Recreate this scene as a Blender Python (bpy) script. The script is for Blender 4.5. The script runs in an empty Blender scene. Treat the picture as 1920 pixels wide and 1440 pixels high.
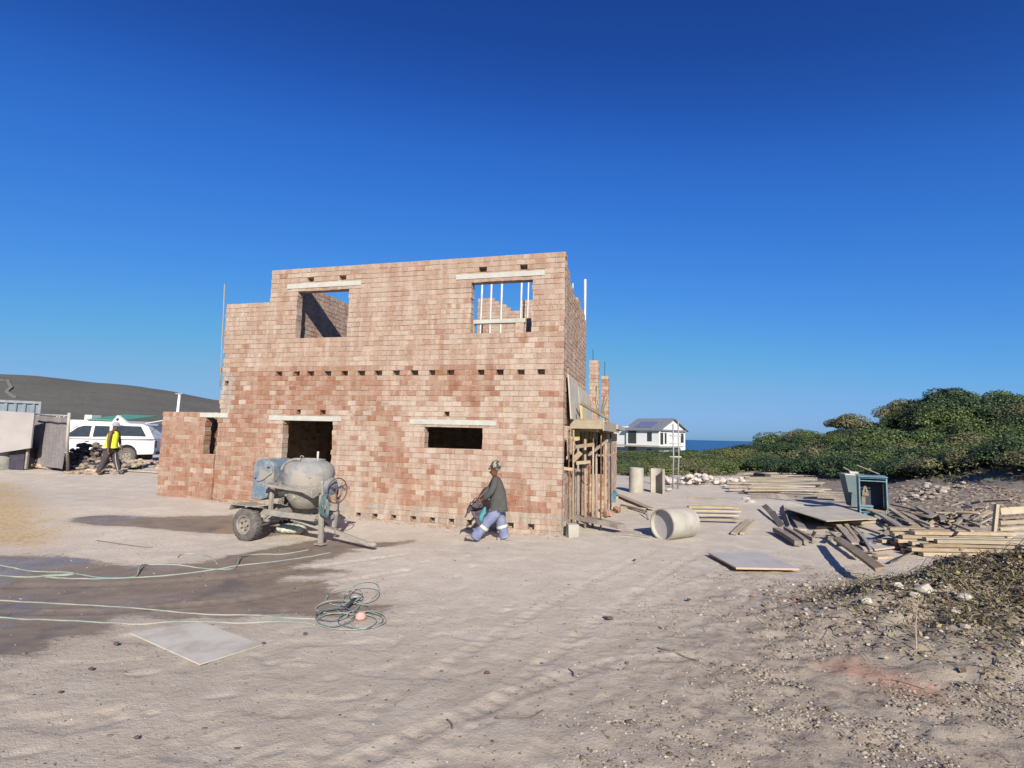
import bpy, math, random
import numpy as np
from mathutils import Vector, Matrix, Euler
random.seed(7); rng = np.random.default_rng(7)
PI = math.pi; rad = math.radians
scene = bpy.context.scene; C = scene.collection

# ------------------------------------------------------------------ camera geometry
FPX, PITCH, ROLL, EYE = 1000.0, rad(5.49), rad(1.36), 2.2
_R0 = Vector((1,0,0)); _F = Vector((0,math.cos(PITCH),math.sin(PITCH))); _U0 = Vector((0,-math.sin(PITCH),math.cos(PITCH)))
_R = _R0*math.cos(ROLL)+_U0*math.sin(ROLL); _U = _U0*math.cos(ROLL)-_R0*math.sin(ROLL)
CAM = Vector((0,0,EYE))
def ray(x, y): return _R*((x-960)/FPX)+_U*(-(y-720)/FPX)+_F
def P(x, y, Y):
    d = ray(x, y); return CAM+d*(Y/d.y)

# ------------------------------------------------------------------ noise
def _hash(ix, iy, s):
    n = (ix*374761393+iy*668265263+s*1442695041) & 0x7fffffff
    n = ((n ^ (n >> 13))*1274126177) & 0x7fffffff
    return ((n ^ (n >> 16)) & 0xffff)/65535.0
def vnoise(x, y, s=0):
    x = np.asarray(x, float); y = np.asarray(y, float)
    ix = np.floor(x).astype(np.int64); iy = np.floor(y).astype(np.int64)
    fx = x-ix; fy = y-iy; fx = fx*fx*(3-2*fx); fy = fy*fy*(3-2*fy)
    a = _hash(ix,iy,s); b = _hash(ix+1,iy,s); c = _hash(ix,iy+1,s); d = _hash(ix+1,iy+1,s)
    return (a*(1-fx)+b*fx)*(1-fy)+(c*(1-fx)+d*fx)*fy
def fbm(x, y, s=0, o=4):
    v = 0; a = .5; f = 1
    for k in range(o):
        v = v+a*(vnoise(np.asarray(x)*f, np.asarray(y)*f, s+k)-.5); a *= .5; f *= 2.03
    return v
def sst(a, b, x):
    t = np.clip((np.asarray(x, float)-a)/(b-a), 0, 1); return t*t*(3-2*t)

# ------------------------------------------------------------------ terrain
def gauss(x, y, cx, cy, sx, sy): return np.exp(-((x-cx)/sx)**2/2-((y-cy)/sy)**2/2)
def terrain0(x, y):
    x = np.asarray(x, float); y = np.asarray(y, float)
    z = .30*sst(0,-10,x)*sst(6,15,y)+.30*sst(-4,-12,x)*sst(15,21,y)
    sx = np.where(x < 36, 5.6, 6.5)
    z = z+4.1*np.exp(-((x-36)/sx)**2/2-((y-44)/12.0)**2/2)
    z = z+1.0*gauss(x,y,26,47,4.5,8)+1.2*gauss(x,y,46,44,7,12)
    z = z+1.45*gauss(x,y,20.5,19,3.6,4.2)+1.2*gauss(x,y,27,26,5,6)
    z = z-.5*sst(28,45,y)*sst(20,8,x)*sst(-6,4,x)
    z = z-40*sst(115,300,y+.25*np.abs(x))*sst(-60,0,x)-40*sst(300,500,y)
    return z
MOUND = (6.35, 6.95)
def mound(x, y):
    m = .64*gauss(x,y,7.35,7.1,1.1,.8)+.46*gauss(x,y,6.3,5.9,1.5,1.15)+.22*gauss(x,y,4.9,6.9,.7,.4)+.10*gauss(x,y,6.0,6.6,.5,.5)
    return m*(1+.35*fbm(np.asarray(x)*2.1,np.asarray(y)*2.1,31,3)*2)
def terrain(x, y): return terrain0(x, y)+mound(x, y)
def _h1(ix, iy, s):
    n = (ix*374761393+iy*668265263+s*1442695041) & 0x7fffffff
    n = ((n ^ (n >> 13))*1274126177) & 0x7fffffff
    return ((n ^ (n >> 16)) & 0xffff)/65535.0
def vn1(x, y, s=0):
    ix = math.floor(x); iy = math.floor(y); fx = x-ix; fy = y-iy; fx = fx*fx*(3-2*fx); fy = fy*fy*(3-2*fy)
    return (_h1(ix,iy,s)*(1-fx)+_h1(ix+1,iy,s)*fx)*(1-fy)+(_h1(ix,iy+1,s)*(1-fx)+_h1(ix+1,iy+1,s)*fx)*fy
def fb1(x, y, s=0, o=4):
    v = 0; a = .5; f = 1
    for k in range(o): v += a*(vn1(x*f, y*f, s+k)-.5); a *= .5; f *= 2.03
    return v
def ss1(a, b, x):
    t = (x-a)/(b-a); t = 0 if t < 0 else 1 if t > 1 else t; return t*t*(3-2*t)
def ga1(x, y, cx, cy, sx, sy):
    e = ((x-cx)/sx)**2/2+((y-cy)/sy)**2/2; return math.exp(-e) if e < 40 else 0.0
def t01(x, y):
    z = .30*ss1(0,-10,x)*ss1(6,15,y)+.30*ss1(-4,-12,x)*ss1(15,21,y)+4.1*ga1(x,y,36,44,5.6 if x < 36 else 6.5,12.0)+1.0*ga1(x,y,26,47,4.5,8)+1.2*ga1(x,y,46,44,7,12)+1.45*ga1(x,y,20.5,19,3.6,4.2)+1.2*ga1(x,y,27,26,5,6)
    return z-.5*ss1(28,45,y)*ss1(20,8,x)*ss1(-6,4,x)-40*ss1(115,300,y+.25*abs(x))*ss1(-60,0,x)-40*ss1(300,500,y)
def mound1(x, y):
    m = .64*ga1(x,y,7.35,7.1,1.1,.8)+.46*ga1(x,y,6.3,5.9,1.5,1.15)+.22*ga1(x,y,4.9,6.9,.7,.4)+.10*ga1(x,y,6.0,6.6,.5,.5)
    return m*(1+.35*fb1(x*2.1,y*2.1,31,3)*2) if m > 1e-4 else 0.0
def tz(x, y): return t01(x, y)+mound1(x, y)
def G(px, py, dz=0.0):
    d = ray(px, py); t = 5.0
    t = -EYE/d.z if d.z < -0.004 else 60
    t = min(t, 90)
    for k in range(40):
        p = CAM+d*t; tn = (tz(p.x, p.y)+dz-EYE)/d.z if d.z < -0.004 else t
        t = t*.6+min(max(tn, 1), 120)*.4
    return CAM+d*t

# ------------------------------------------------------------------ object helpers
def tag(o, label=None, cat=None, group=None, kind=None):
    if label: o['label'] = label
    if cat: o['category'] = cat
    if group: o['group'] = group
    if kind: o['kind'] = kind
    return o
def thing(name, label, cat, loc=(0,0,0), rz=0, group=None, rx=0, ry=0):
    o = bpy.data.objects.new(name, None); C.objects.link(o)
    o.empty_display_size = .2; o.location = loc; o.rotation_euler = (rx, ry, rz)
    return tag(o, label, cat, group)
def copy_tree(o, parent=None):
    c = o.copy(); C.objects.link(c); c.parent = parent
    for ch in list(o.children): copy_tree(ch, c)
    return c
class MB:
    def __init__(s): s.v = []; s.f = []; s.c = []
    def add(s, vs, fs, col=None):
        b = len(s.v); s.v.extend(tuple(v) for v in vs); s.f.extend(tuple(i+b for i in f) for f in fs)
        s.c.extend([col or (1,1,1)]*len(fs)); return s
    def box(s, c, size, rot=None, col=None, jit=0):
        hx, hy, hz = size[0]/2, size[1]/2, size[2]/2; c = Vector(c)
        vs = [Vector((a*hx,b*hy,d*hz)) for a in (-1,1) for b in (-1,1) for d in (-1,1)]
        if jit: vs = [v+Vector((random.uniform(-jit,jit) for _ in range(3))) for v in vs]
        if rot is not None:
            m = rot if isinstance(rot, Matrix) else Euler(rot).to_matrix(); vs = [m@v for v in vs]
        return s.add([v+c for v in vs], [(0,1,3,2),(4,6,7,5),(0,4,5,1),(2,3,7,6),(0,2,6,4),(1,5,7,3)], col)
    def bbox(s, lo, hi, col=None, jit=0):
        return s.box([(a+b)/2 for a, b in zip(lo, hi)], [b-a for a, b in zip(lo, hi)], None, col, jit)
    def bar(s, p0, p1, w, h, col=None, up=(0,0,1), jit=0, roll=0):
        p0 = Vector(p0); p1 = Vector(p1); d = p1-p0; L = d.length; x = d.normalized(); u = Vector(up)
        y = u.cross(x)
        if y.length < 1e-4: y = Vector((0,1,0)).cross(x)
        y.normalize(); z = x.cross(y)
        m = Matrix((x, y, z)).transposed()
        if roll: m = m@Matrix.Rotation(roll, 3, 'X')
        return s.box((p0+p1)/2, (L, w, h), m, col, jit)
    def bow(s, p0, p1, w, h, roll=0, n=6):
        """a sawn plank that is slightly bowed, twisted and uneven along its length"""
        p0 = Vector(p0); p1 = Vector(p1); d = p1-p0; L = d.length; x = d.normalized(); y = Vector((0,0,1)).cross(x)
        y = y.normalized() if y.length > 1e-4 else Vector((0,1,0)); z = x.cross(y)
        b1 = random.uniform(-.012,.012)*L; b2 = random.uniform(0,.010)*L; tw = random.uniform(-.06,.06); e0 = random.uniform(-.25,.25); e1 = random.uniform(-.25,.25); vs = []; fs = []
        for i in range(n+1):
            t = i/n; q = p0+d*t+y*(b1*4*t*(1-t))+z*(b2*4*t*(1-t)); a = roll+tw*(t-.5); ca, sa = math.cos(a), math.sin(a); k = 1+random.uniform(-.025,.025)
            for sy, sz in ((-1,-1),(1,-1),(1,1),(-1,1)):
                yy, zz = sy*w/2*k, sz*h/2*k; sk = (e0 if i == 0 else e1 if i == n else 0)*yy
                vs.append(q+y*(yy*ca-zz*sa)+z*(yy*sa+zz*ca)+x*sk)
        for i in range(n):
            for k in range(4): fs.append((i*4+k, i*4+(k+1) % 4, i*4+4+(k+1) % 4, i*4+4+k))
        fs += [(3,2,1,0), (n*4,n*4+1,n*4+2,n*4+3)]
        return s.add(vs, fs)
    def tube(s, pts, r, n=8, col=None, cap=True, closed=False):
        pts = [Vector(p) for p in pts]; N = len(pts); vs = []
        rs = r if isinstance(r, (list, tuple)) else [r]*N; prev = None
        for i, p in enumerate(pts):
            if closed: t = (pts[(i+1) % N]-pts[i-1]).normalized()
            else: t = (pts[min(i+1,N-1)]-pts[max(i-1,0)]).normalized()
            if prev is None:
                a = Vector((0,0,1)) if abs(t.z) < .9 else Vector((1,0,0)); u = t.cross(a).normalized()
            else:
                u = prev-t*prev.dot(t)
                u = u.normalized() if u.length > 1e-5 else t.orthogonal().normalized()
            prev = u; w = t.cross(u)
            for k in range(n):
                q = 2*PI*k/n; vs.append(p+(u*math.cos(q)+w*math.sin(q))*rs[i])
        fs = []
        for i in range(N if closed else N-1):
            j = (i+1) % N
            for k in range(n): fs.append((i*n+k, i*n+(k+1) % n, j*n+(k+1) % n, j*n+k))
        if cap and not closed: fs.append(tuple(range(n-1,-1,-1))); fs.append(tuple((N-1)*n+k for k in range(n)))
        return s.add(vs, fs, col)
    def lathe(s, prof, n=32, m=None, col=None, close=False, a0=0, a1=2*PI):
        full = abs(a1-a0-2*PI) < 1e-6; K = n if full else n+1; vs = []; N = len(prof)
        for r, z in prof:
            for k in range(K):
                a = a0+(a1-a0)*k/n; vs.append(Vector((r*math.cos(a), r*math.sin(a), z)))
        fs = []
        for i in range(N if close else N-1):
            j = (i+1) % N
            for k in range(n): fs.append((i*K+k, i*K+(k+1) % K, j*K+(k+1) % K, j*K+k))
        if not close:
            if prof[0][0] > 1e-4 and full: fs.append(tuple(range(n-1,-1,-1)))
            if prof[-1][0] > 1e-4 and full: fs.append(tuple((N-1)*K+k for k in range(n)))
        if m is not None: vs = [m@v for v in vs]
        return s.add(vs, fs, col)
    def prism(s, poly, d0, d1, m=None, col=None):
        n = len(poly); vs = [Vector((x, d0, z)) for x, z in poly]+[Vector((x, d1, z)) for x, z in poly]
        if m is not None: vs = [m@v for v in vs]
        return s.add(vs, [tuple(range(n)), tuple(range(2*n-1,n-1,-1))]+[(i, i+n, (i+1) % n+n, (i+1) % n) for i in range(n)], col)
    def rock(s, c, r, col=None, sq=(1,1,1), n=1):
        bs = [(0,0,1),(0,0,-1),(1,0,0),(-1,0,0),(0,1,0),(0,-1,0),(.6,.6,.6),(-.6,.6,.6),(.6,-.6,.6),(-.6,-.6,.6),(.6,.6,-.6),(-.6,.6,-.6),(.6,-.6,-.6),(-.6,-.6,-.6)]
        m = Euler([random.uniform(0,6.28) for _ in range(3)]).to_matrix()
        vs = []
        for b in bs:
            v = m@(Vector(b)*(r*random.uniform(.7,1.15))); vs.append(Vector((v.x*sq[0], v.y*sq[1], v.z*sq[2]))+Vector(c))
        fs = [(0,6,8),(0,7,6),(0,9,7),(0,8,9),(6,2,8),(6,4,7),(6,10,2),(6,4,10),(4,6,10)]
        fs = [(0,8,6),(0,6,7),(0,7,9),(0,9,8),(2,6,8),(4,7,6),(3,9,7),(5,8,9),(2,10,6),(4,6,10),(4,11,7),(3,7,11),(3,13,9),(5,9,13),(5,12,8),(2,8,12),(1,10,12),(1,11,10),(1,13,11),(1,12,13),(2,12,10),(4,10,11),(3,11,13),(5,13,12)]
        return s.add(vs, fs, col)
    def build(s, name, mat, parent=None, smooth=False, colors=False, bevel=0, origin=True, auto=None):
        me = bpy.data.meshes.new(name)
        off = Vector((0,0,0))
        if parent is None and origin and s.v:
            a = np.array([tuple(v) for v in s.v]); lo = a.min(0); hi = a.max(0); off = Vector(((lo[0]+hi[0])/2, (lo[1]+hi[1])/2, lo[2]))
        me.from_pydata([(v[0]-off.x, v[1]-off.y, v[2]-off.z) for v in s.v], [], s.f)
        me.update()
        if colors:
            at = me.color_attributes.new('Col', 'FLOAT_COLOR', 'CORNER')
            arr = []
            for f, c in zip(s.f, s.c): arr.extend((c[0],c[1],c[2],c[3] if len(c) > 3 else 1.0)*len(f))
            at.data.foreach_set('color', arr)
        if smooth: me.polygons.foreach_set('use_smooth', [True]*len(me.polygons))
        o = bpy.data.objects.new(name, me); C.objects.link(o); me.materials.append(mat)
        if parent is not None: o.parent = parent
        else: o.location = off
        if bevel:
            b = o.modifiers.new('bevel', 'BEVEL'); b.width = bevel; b.segments = 2; b.limit_method = 'ANGLE'; b.angle_limit = rad(40)
        if auto:
            bpy.context.view_layer.objects.active = o
            me.polygons.foreach_set('use_smooth', [True]*len(me.polygons))
            e = o.modifiers.new('es', 'EDGE_SPLIT'); e.split_angle = rad(auto)
        return o

# ------------------------------------------------------------------ materials
class NT:
    def __init__(s, name):
        s.m = bpy.data.materials.new(name); s.m.use_nodes = True; s.t = s.m.node_tree; s.t.nodes.clear()
        s.out = s.n('ShaderNodeOutputMaterial'); s.b = s.n('ShaderNodeBsdfPrincipled'); s.l(s.b.outputs[0], s.out.inputs[0])
        s.tc = s.n('ShaderNodeTexCoord')
    def n(s, k, **kw):
        x = s.t.nodes.new(k)
        for a, b in kw.items(): setattr(x, a, b)
        return x
    def l(s, a, b): s.t.links.new(a, b)
    def noise(s, scale, detail=5, rough=.6, vec=None, stretch=None):
        x = s.n('ShaderNodeTexNoise'); x.inputs['Scale'].default_value = scale; x.inputs['Detail'].default_value = detail; x.inputs['Roughness'].default_value = rough
        v = vec or s.tc.outputs['Object']
        if stretch:
            mp = s.n('ShaderNodeMapping'); mp.inputs['Scale'].default_value = stretch; s.l(v, mp.inputs[0]); v = mp.outputs[0]
        s.l(v, x.inputs['Vector']); return x.outputs['Fac']
    def ramp(s, fac, a, b):
        r = s.n('ShaderNodeMapRange'); r.interpolation_type = 'SMOOTHSTEP'
        r.inputs['From Min'].default_value = a; r.inputs['From Max'].default_value = b; s.l(fac, r.inputs['Value']); return r.outputs[0]
    def mix(s, fac, a, b, mode='MIX'):
        x = s.n('ShaderNodeMix'); x.data_type = 'RGBA'; x.blend_type = mode
        for sock, val in ((x.inputs[0], fac), (x.inputs[6], a), (x.inputs[7], b)):
            if hasattr(val, 'links') or hasattr(val, 'is_linked'): s.l(val, sock)
            elif isinstance(val, (tuple, list)): sock.default_value = (*val, 1)
            else: sock.default_value = val
        return x.outputs[2]
    def math(s, op, a, b=0.0):
        x = s.n('ShaderNodeMath', operation=op)
        for sock, val in ((x.inputs[0], a), (x.inputs[1], b)):
            if hasattr(val, 'is_linked'): s.l(val, sock)
            else: sock.default_value = val
        return x.outputs[0]
    def attr(s, name, fac=False):
        a = s.n('ShaderNodeAttribute'); a.attribute_name = name; return a.outputs['Fac'] if fac else a.outputs['Color']
    def col(s, c):
        if hasattr(c, 'is_linked'): s.l(c, s.b.inputs['Base Color'])
        else: s.b.inputs['Base Color'].default_value = (*c, 1)
    def rough(s, v):
        if hasattr(v, 'is_linked'): s.l(v, s.b.inputs['Roughness'])
        else: s.b.inputs['Roughness'].default_value = v
    def bump(s, h, strength=.4, dist=.02):
        b = s.n('ShaderNodeBump'); b.inputs['Strength'].default_value = strength; b.inputs['Distance'].default_value = dist
        s.l(h, b.inputs['Height']); s.l(b.outputs[0], s.b.inputs['Normal'])
def pm(name, c1, c2=None, scale=6, rough=.8, c3=None, s3=2, t3=(.5,.7), bump=.3, bdist=.01, bscale=40, stretch=None, metal=0, spec=.3, rnd=0):
    t = NT(name); c2 = c2 or tuple(v*.75 for v in c1)
    col = t.mix(t.ramp(t.noise(scale, stretch=stretch), .3, .7), c1, c2)
    if c3: col = t.mix(t.ramp(t.noise(s3, 6, .65), *t3), col, c3)
    if rnd:
        oi = t.n('ShaderNodeObjectInfo'); hs = t.n('ShaderNodeHueSaturation'); t.l(col, hs.inputs['Color'])
        t.l(t.math('ADD', t.math('MULTIPLY', oi.outputs['Random'], rnd), 1-rnd/2), hs.inputs['Value']); col = hs.outputs[0]
    t.col(col); t.rough(rough); t.b.inputs['Metallic'].default_value = metal; t.b.inputs['Specular IOR Level'].default_value = spec
    if bump: t.bump(t.noise(bscale, 4, stretch=stretch), bump, bdist)
    return t.m
def attr_mat(name, rough=.85, var=.25, scale=20, bump=.3, bdist=.01, spec=.2, trans=0):
    t = NT(name); c = t.attr('Col')
    n = t.ramp(t.noise(scale), .25, .75); c = t.mix(var, c, t.mix(n, (.35,.35,.35), (1,1,1)), 'MULTIPLY')
    t.col(c); t.rough(rough); t.b.inputs['Specular IOR Level'].default_value = spec
    if bump: t.bump(t.noise(scale*3), bump, bdist)
    return t.m
M = {}
M['timber'] = pm('timber', (.34,.26,.17), (.22,.16,.10), 5, .85, stretch=(1,9,9), c3=(.36,.32,.27), s3=1.2, t3=(.45,.7), bscale=18, bump=.4, rnd=.5)
M['pale_timber'] = pm('pale_timber', (.36,.30,.205), (.27,.215,.145), 5, .8, stretch=(1,8,8), c3=(.34,.30,.245), s3=1.5, t3=(.45,.7), bscale=18, rnd=.4)
M['grey_timber'] = pm('grey_timber', (.27,.24,.20), (.17,.14,.12), 5, .9, stretch=(1,9,9), c3=(.36,.31,.25), s3=1.6, t3=(.5,.7), bscale=18, bump=.5, rnd=.5)
M['yellow_timber'] = pm('yellow_timber', (.40,.32,.13), (.32,.25,.10), 5, .7, c3=(.36,.31,.22), s3=3, rnd=.2)
M['ply'] = pm('plywood', (.42,.38,.31), (.33,.29,.23), 3, .75, c3=(.30,.28,.26), s3=2.2, t3=(.5,.75), bscale=60, bump=.15, rnd=.15)
M['ply_grey'] = pm('grey_board', (.40,.37,.345), (.35,.325,.31), 2, .7, c3=(.27,.26,.26), s3=3.2, t3=(.58,.72), bscale=60, bump=.12)
M['ply_edge'] = pm('plywood_edge', (.55,.38,.20), (.42,.26,.13), 8, .8, stretch=(1,1,30))
M['white_board'] = pm('white_board', (.47,.445,.39), (.42,.395,.345), 2.5, .85, c3=(.36,.32,.27), s3=2.2, t3=(.46,.68), bscale=70, bump=.15)
M['concrete'] = pm('concrete', (.36,.335,.285), (.29,.265,.225), 3, .9, c3=(.26,.235,.20), s3=1.5, t3=(.55,.75), bscale=50, bump=.4)
M['lintel'] = pm('lintel_concrete', (.42,.415,.37), (.36,.35,.31), 5, .9, c3=(.29,.275,.24), s3=3, t3=(.58,.8), bump=.3)
M['steel'] = pm('galvanised_steel', (.30,.31,.32), (.22,.23,.24), 8, .5, metal=.2, bump=.1)
M['white_pole'] = pm('white_pole', (.56,.55,.53), (.44,.42,.39), 6, .6, c3=(.40,.34,.27), s3=5, t3=(.55,.75), bump=.15)
M['rust'] = pm('rusty_steel', (.16,.08,.05), (.09,.05,.035), 14, .85, c3=(.26,.20,.16), s3=6)
M['dark_steel'] = pm('dark_steel', (.05,.045,.045), (.03,.03,.03), 10, .6)
M['mixer_grey'] = pm('cement_caked_steel', (.29,.26,.22), (.22,.20,.17), 6, .9, c3=(.17,.18,.19), s3=2.6, t3=(.52,.66), bump=.7, bdist=.015, bscale=22)
M['mixer_top'] = pm('blue_grey_drum', (.225,.225,.22), (.18,.185,.19), 5, .9, c3=(.29,.26,.22), s3=2.6, t3=(.42,.60), bump=.5, bdist=.012, bscale=24)
M['mixer_blue'] = pm('worn_blue_paint', (.095,.145,.205), (.13,.17,.215), 5, .75, c3=(.26,.24,.205), s3=2.4, t3=(.44,.58), bump=.4, bdist=.008, bscale=30)
M['tyre'] = pm('dusty_tyre', (.075,.068,.064), (.13,.118,.108), 9, .95, bump=.6, bscale=60)
M['rim'] = pm('dusty_rim', (.26,.235,.20), (.18,.155,.13), 14, .8, c3=(.12,.08,.06), s3=9, t3=(.55,.7))
M['black'] = pm('black_plastic', (.03,.03,.032), (.045,.043,.042), 12, .6)
M['red'] = pm('faded_red_paint', (.17,.05,.04), (.07,.04,.035), 20, .7)
M['hose'] = pm('green_hose', (.15,.21,.185), (.21,.25,.22), 9, .6, c3=(.31,.30,.26), s3=1.4, t3=(.42,.60), bump=.1)
M['hose_dark'] = pm('dark_green_hose', (.06,.11,.115), (.11,.16,.16), 9, .5, c3=(.27,.29,.26), s3=4, t3=(.5,.62), bump=.1)
M['car_paint'] = pm('white_car_paint', (.56,.56,.56), (.52,.52,.515), 2, .3, c3=(.44,.42,.39), s3=1.1, t3=(.58,.8), bump=0, spec=.5)
M['glass'] = pm('dark_glass', (.025,.03,.035), (.04,.045,.05), 3, .08, bump=0, spec=.6)
M['windscreen'] = pm('windscreen_glass', (.16,.22,.28), (.10,.14,.19), 4, .12, bump=0, spec=.6)
M['white_plaster'] = pm('white_plaster', (.62,.62,.60), (.57,.57,.55), 1, .85, bump=.1)
M['roof'] = pm('grey_roof_sheet', (.14,.15,.17), (.18,.19,.21), 2, .6, bump=.2)
M['solar'] = pm('solar_glass', (.10,.12,.20), (.13,.15,.24), 3, .3, bump=0)
M['green_sheet'] = pm('green_sheet', (.06,.20,.14), (.09,.25,.18), 4, .6)
M['container'] = pm('blue_grey_container', (.16,.20,.235), (.20,.235,.265), 3, .6, c3=(.25,.265,.275), s3=3)
M['sign_black'] = pm('dark_sign', (.035,.03,.045), (.05,.045,.06), 5, .5)
M['sign_white'] = pm('sign_white', (.8,.8,.8), (.7,.7,.7), 5, .6, bump=0)
M['shade'] = pm('grey_shade_cloth', (.20,.18,.175), (.155,.14,.14), 3, .95, stretch=(1,1,14), c3=(.25,.22,.21), s3=1.0)
M['hut_board'] = pm('grey_hut_board', (.33,.30,.285), (.29,.26,.25), 1.4, .85, c3=(.27,.25,.24), s3=1.2)
M['drum_grey'] = pm('grey_plastic_drum', (.27,.27,.235), (.21,.20,.18), 3, .7, c3=(.12,.11,.11), s3=1.5, t3=(.55,.75))
M['blue_plastic'] = pm('blue_plastic', (.035,.12,.19), (.06,.16,.23), 5, .5, c3=(.25,.26,.26), s3=4, t3=(.6,.8))
M['toilet_blue'] = pm('blue_green_frame', (.09,.19,.24), (.15,.25,.28), 6, .6, c3=(.30,.31,.30), s3=6, t3=(.52,.7))
M['toilet_side'] = pm('grey_green_panel', (.10,.14,.15), (.13,.165,.165), 3, .7)
M['dark_in'] = pm('dark_interior_panel', (.05,.055,.075), (.035,.04,.055), 3, .8)
M['skin'] = pm('dark_skin', (.115,.055,.033), (.09,.042,.026), 12, .55, bump=.05)
M['skin2'] = pm('brown_skin', (.15,.075,.045), (.12,.06,.035), 12, .55, bump=.05)
M['jacket'] = pm('grey_jacket', (.075,.072,.066), (.06,.057,.053), 9, .95, bscale=70, bump=.4)
M['trousers'] = pm('dusty_blue_workwear', (.135,.155,.26), (.18,.195,.29), 8, .9, c3=(.24,.235,.28), s3=6, t3=(.5,.75), bscale=60, bump=.4)
M['reflect'] = pm('reflective_tape', (.48,.50,.41), (.42,.43,.36), 12, .5)
M['shoe'] = pm('dusty_boot', (.30,.26,.235), (.15,.12,.11), 14, .9)
M['sole'] = pm('dark_sole', (.03,.027,.026), (.05,.045,.04), 14, .9)
M['vest'] = pm('yellow_safety_vest', (.60,.68,.04), (.52,.60,.04), 9, .8)
M['trouser_dark'] = pm('dark_trousers', (.045,.04,.045), (.065,.056,.058), 9, .95)
M['cap_grey'] = pm('grey_blue_cap', (.20,.22,.28), (.30,.31,.35), 16, .9)
M['bag_dark'] = pm('dark_bundle', (.05,.04,.045), (.11,.09,.11), 12, .9, c3=(.18,.15,.19), s3=10, t3=(.5,.7), bump=.8, bscale=20)
M['teal'] = pm('teal_cloth', (.03,.17,.20), (.07,.25,.28), 10, .8)
M['sack'] = pm('white_cement_sack', (.50,.52,.43), (.40,.42,.34), 6, .85, c3=(.28,.25,.19), s3=5, bump=.5, bscale=14)
t = NT('patterned_headscarf'); vz = t.n('ShaderNodeTexVoronoi'); vz.inputs['Scale'].default_value = 22; t.l(t.tc.outputs['Object'], vz.inputs['Vector'])
sp = t.n('ShaderNodeSeparateColor'); t.l(vz.outputs['Color'], sp.inputs[0]); t.col(t.mix(t.ramp(sp.outputs[0], .62, .70), (.045,.042,.033), (.24,.235,.18))); t.rough(.9); M['scarf'] = t.m
M['stone'] = attr_mat('stone', .9, .3, 14)
M['litter'] = attr_mat('plant_litter', .9, .2, 30, bump=0)
M['leaf'] = attr_mat('leaf', .55, .25, 3, bump=0, spec=.3)
M['stem'] = pm('grey_stem', (.16,.13,.10), (.11,.09,.07), 10, .9)
M['lamp_white'] = pm('white_painted_pole', (.72,.72,.72), (.66,.66,.66), 5, .5, bump=0)
# ================================================================== SETTING: ground, hill, sea
def poly_sd(poly, x, y):
    """signed distance (positive inside) to a polygon, numpy"""
    x = np.asarray(x); y = np.asarray(y); d = np.full(x.shape, 1e9); ins = np.zeros(x.shape, bool); n = len(poly)
    for i in range(n):
        ax, ay = poly[i]; bx, by = poly[(i+1) % n]; ex, ey = bx-ax, by-ay
        t = np.clip(((x-ax)*ex+(y-ay)*ey)/(ex*ex+ey*ey+1e-12), 0, 1)
        d = np.minimum(d, np.hypot(x-ax-t*ex, y-ay-t*ey))
        c = ((ay > y) != (by > y)) & (x < ex*(y-ay)/(by-ay+1e-12)+ax); ins ^= c
    return np.where(ins, d, -d)
def gpoly(px): return [(lambda g: (g.x, g.y))(G(a, b)) for a, b in px]
WET1 = gpoly([(132,972),(175,966),(225,965),(300,969),(375,967),(437,967),(520,985),(560,1000),(500,1006),(435,1001),(375,999),(300,990),(225,985),(175,982),(140,978)])
WET2 = gpoly([(-90,1040),(75,1042),(162,1046),(200,1056),(250,1063),(375,1055),(425,1044),(480,1038),(560,1030),(640,1026),(660,1034),(600,1050),(545,1062),(640,1070),(600,1076),(540,1080),(530,1088),(600,1090),(632,1112),(660,1128),(722,1136),(702,1150),(590,1153),(502,1151),(440,1158),(380,1153),(300,1157),(212,1160),(187,1187),(110,1197),(57,1224),(-90,1222)])
WET3 = gpoly([(600,1012),(690,1018),(775,1012),(775,1017),(700,1026),(620,1030),(560,1036),(470,1046),(440,1042),(520,1026)])
RED = gpoly([(1510,1235),(1600,1228),(1700,1258),(1790,1290),(1815,1322),(1700,1328),(1660,1302),(1600,1278),(1530,1258)])
YEL = gpoly([(-120,890),(60,905),(130,960),(160,1010),(90,1035),(-120,1040)])
VB_T = [-2, -.3, .17, .21, .33, .44, .49, .6, .68, .8, .96, 1.3]
VB_D = [400, 400, 60, 33, 34, 37, 36, 29.5, 25, 21, 18, 15]
def vegmask(x, y):
    x = np.asarray(x, float); y = np.asarray(y, float)
    return y-np.interp(x/np.maximum(y, .1), VB_T, VB_D)
def axis(dense, lo, hi):
    a = list(dense); s = dense[1]-dense[0]; p = dense[0]
    l = []
    while p > lo: s *= 1.13; p -= s; l.append(p)
    s = dense[-1]-dense[-2]; p = dense[-1]; h = []
    while p < hi: s *= 1.10; p += s; h.append(p)
    return np.array(l[::-1]+a+h)
gx = axis(list(np.arange(-7.5, -4.5, .075))+list(np.arange(-4.5, 5.6, .042))+list(np.arange(5.6, 9.5, .075)), -700, 700)
gy = axis(list(np.arange(2.6, 7.2, .032))+list(np.arange(7.2, 10, .055))+list(np.arange(10, 17, .10)), -12, 700)
XX, YY = np.meshgrid(gx, gy)
def rough_mask(x, y): return sst(-.6, 2.6, x-.35*(y-4))*sst(11.5, 7, y)
ROADY = [(1,0)]
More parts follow.
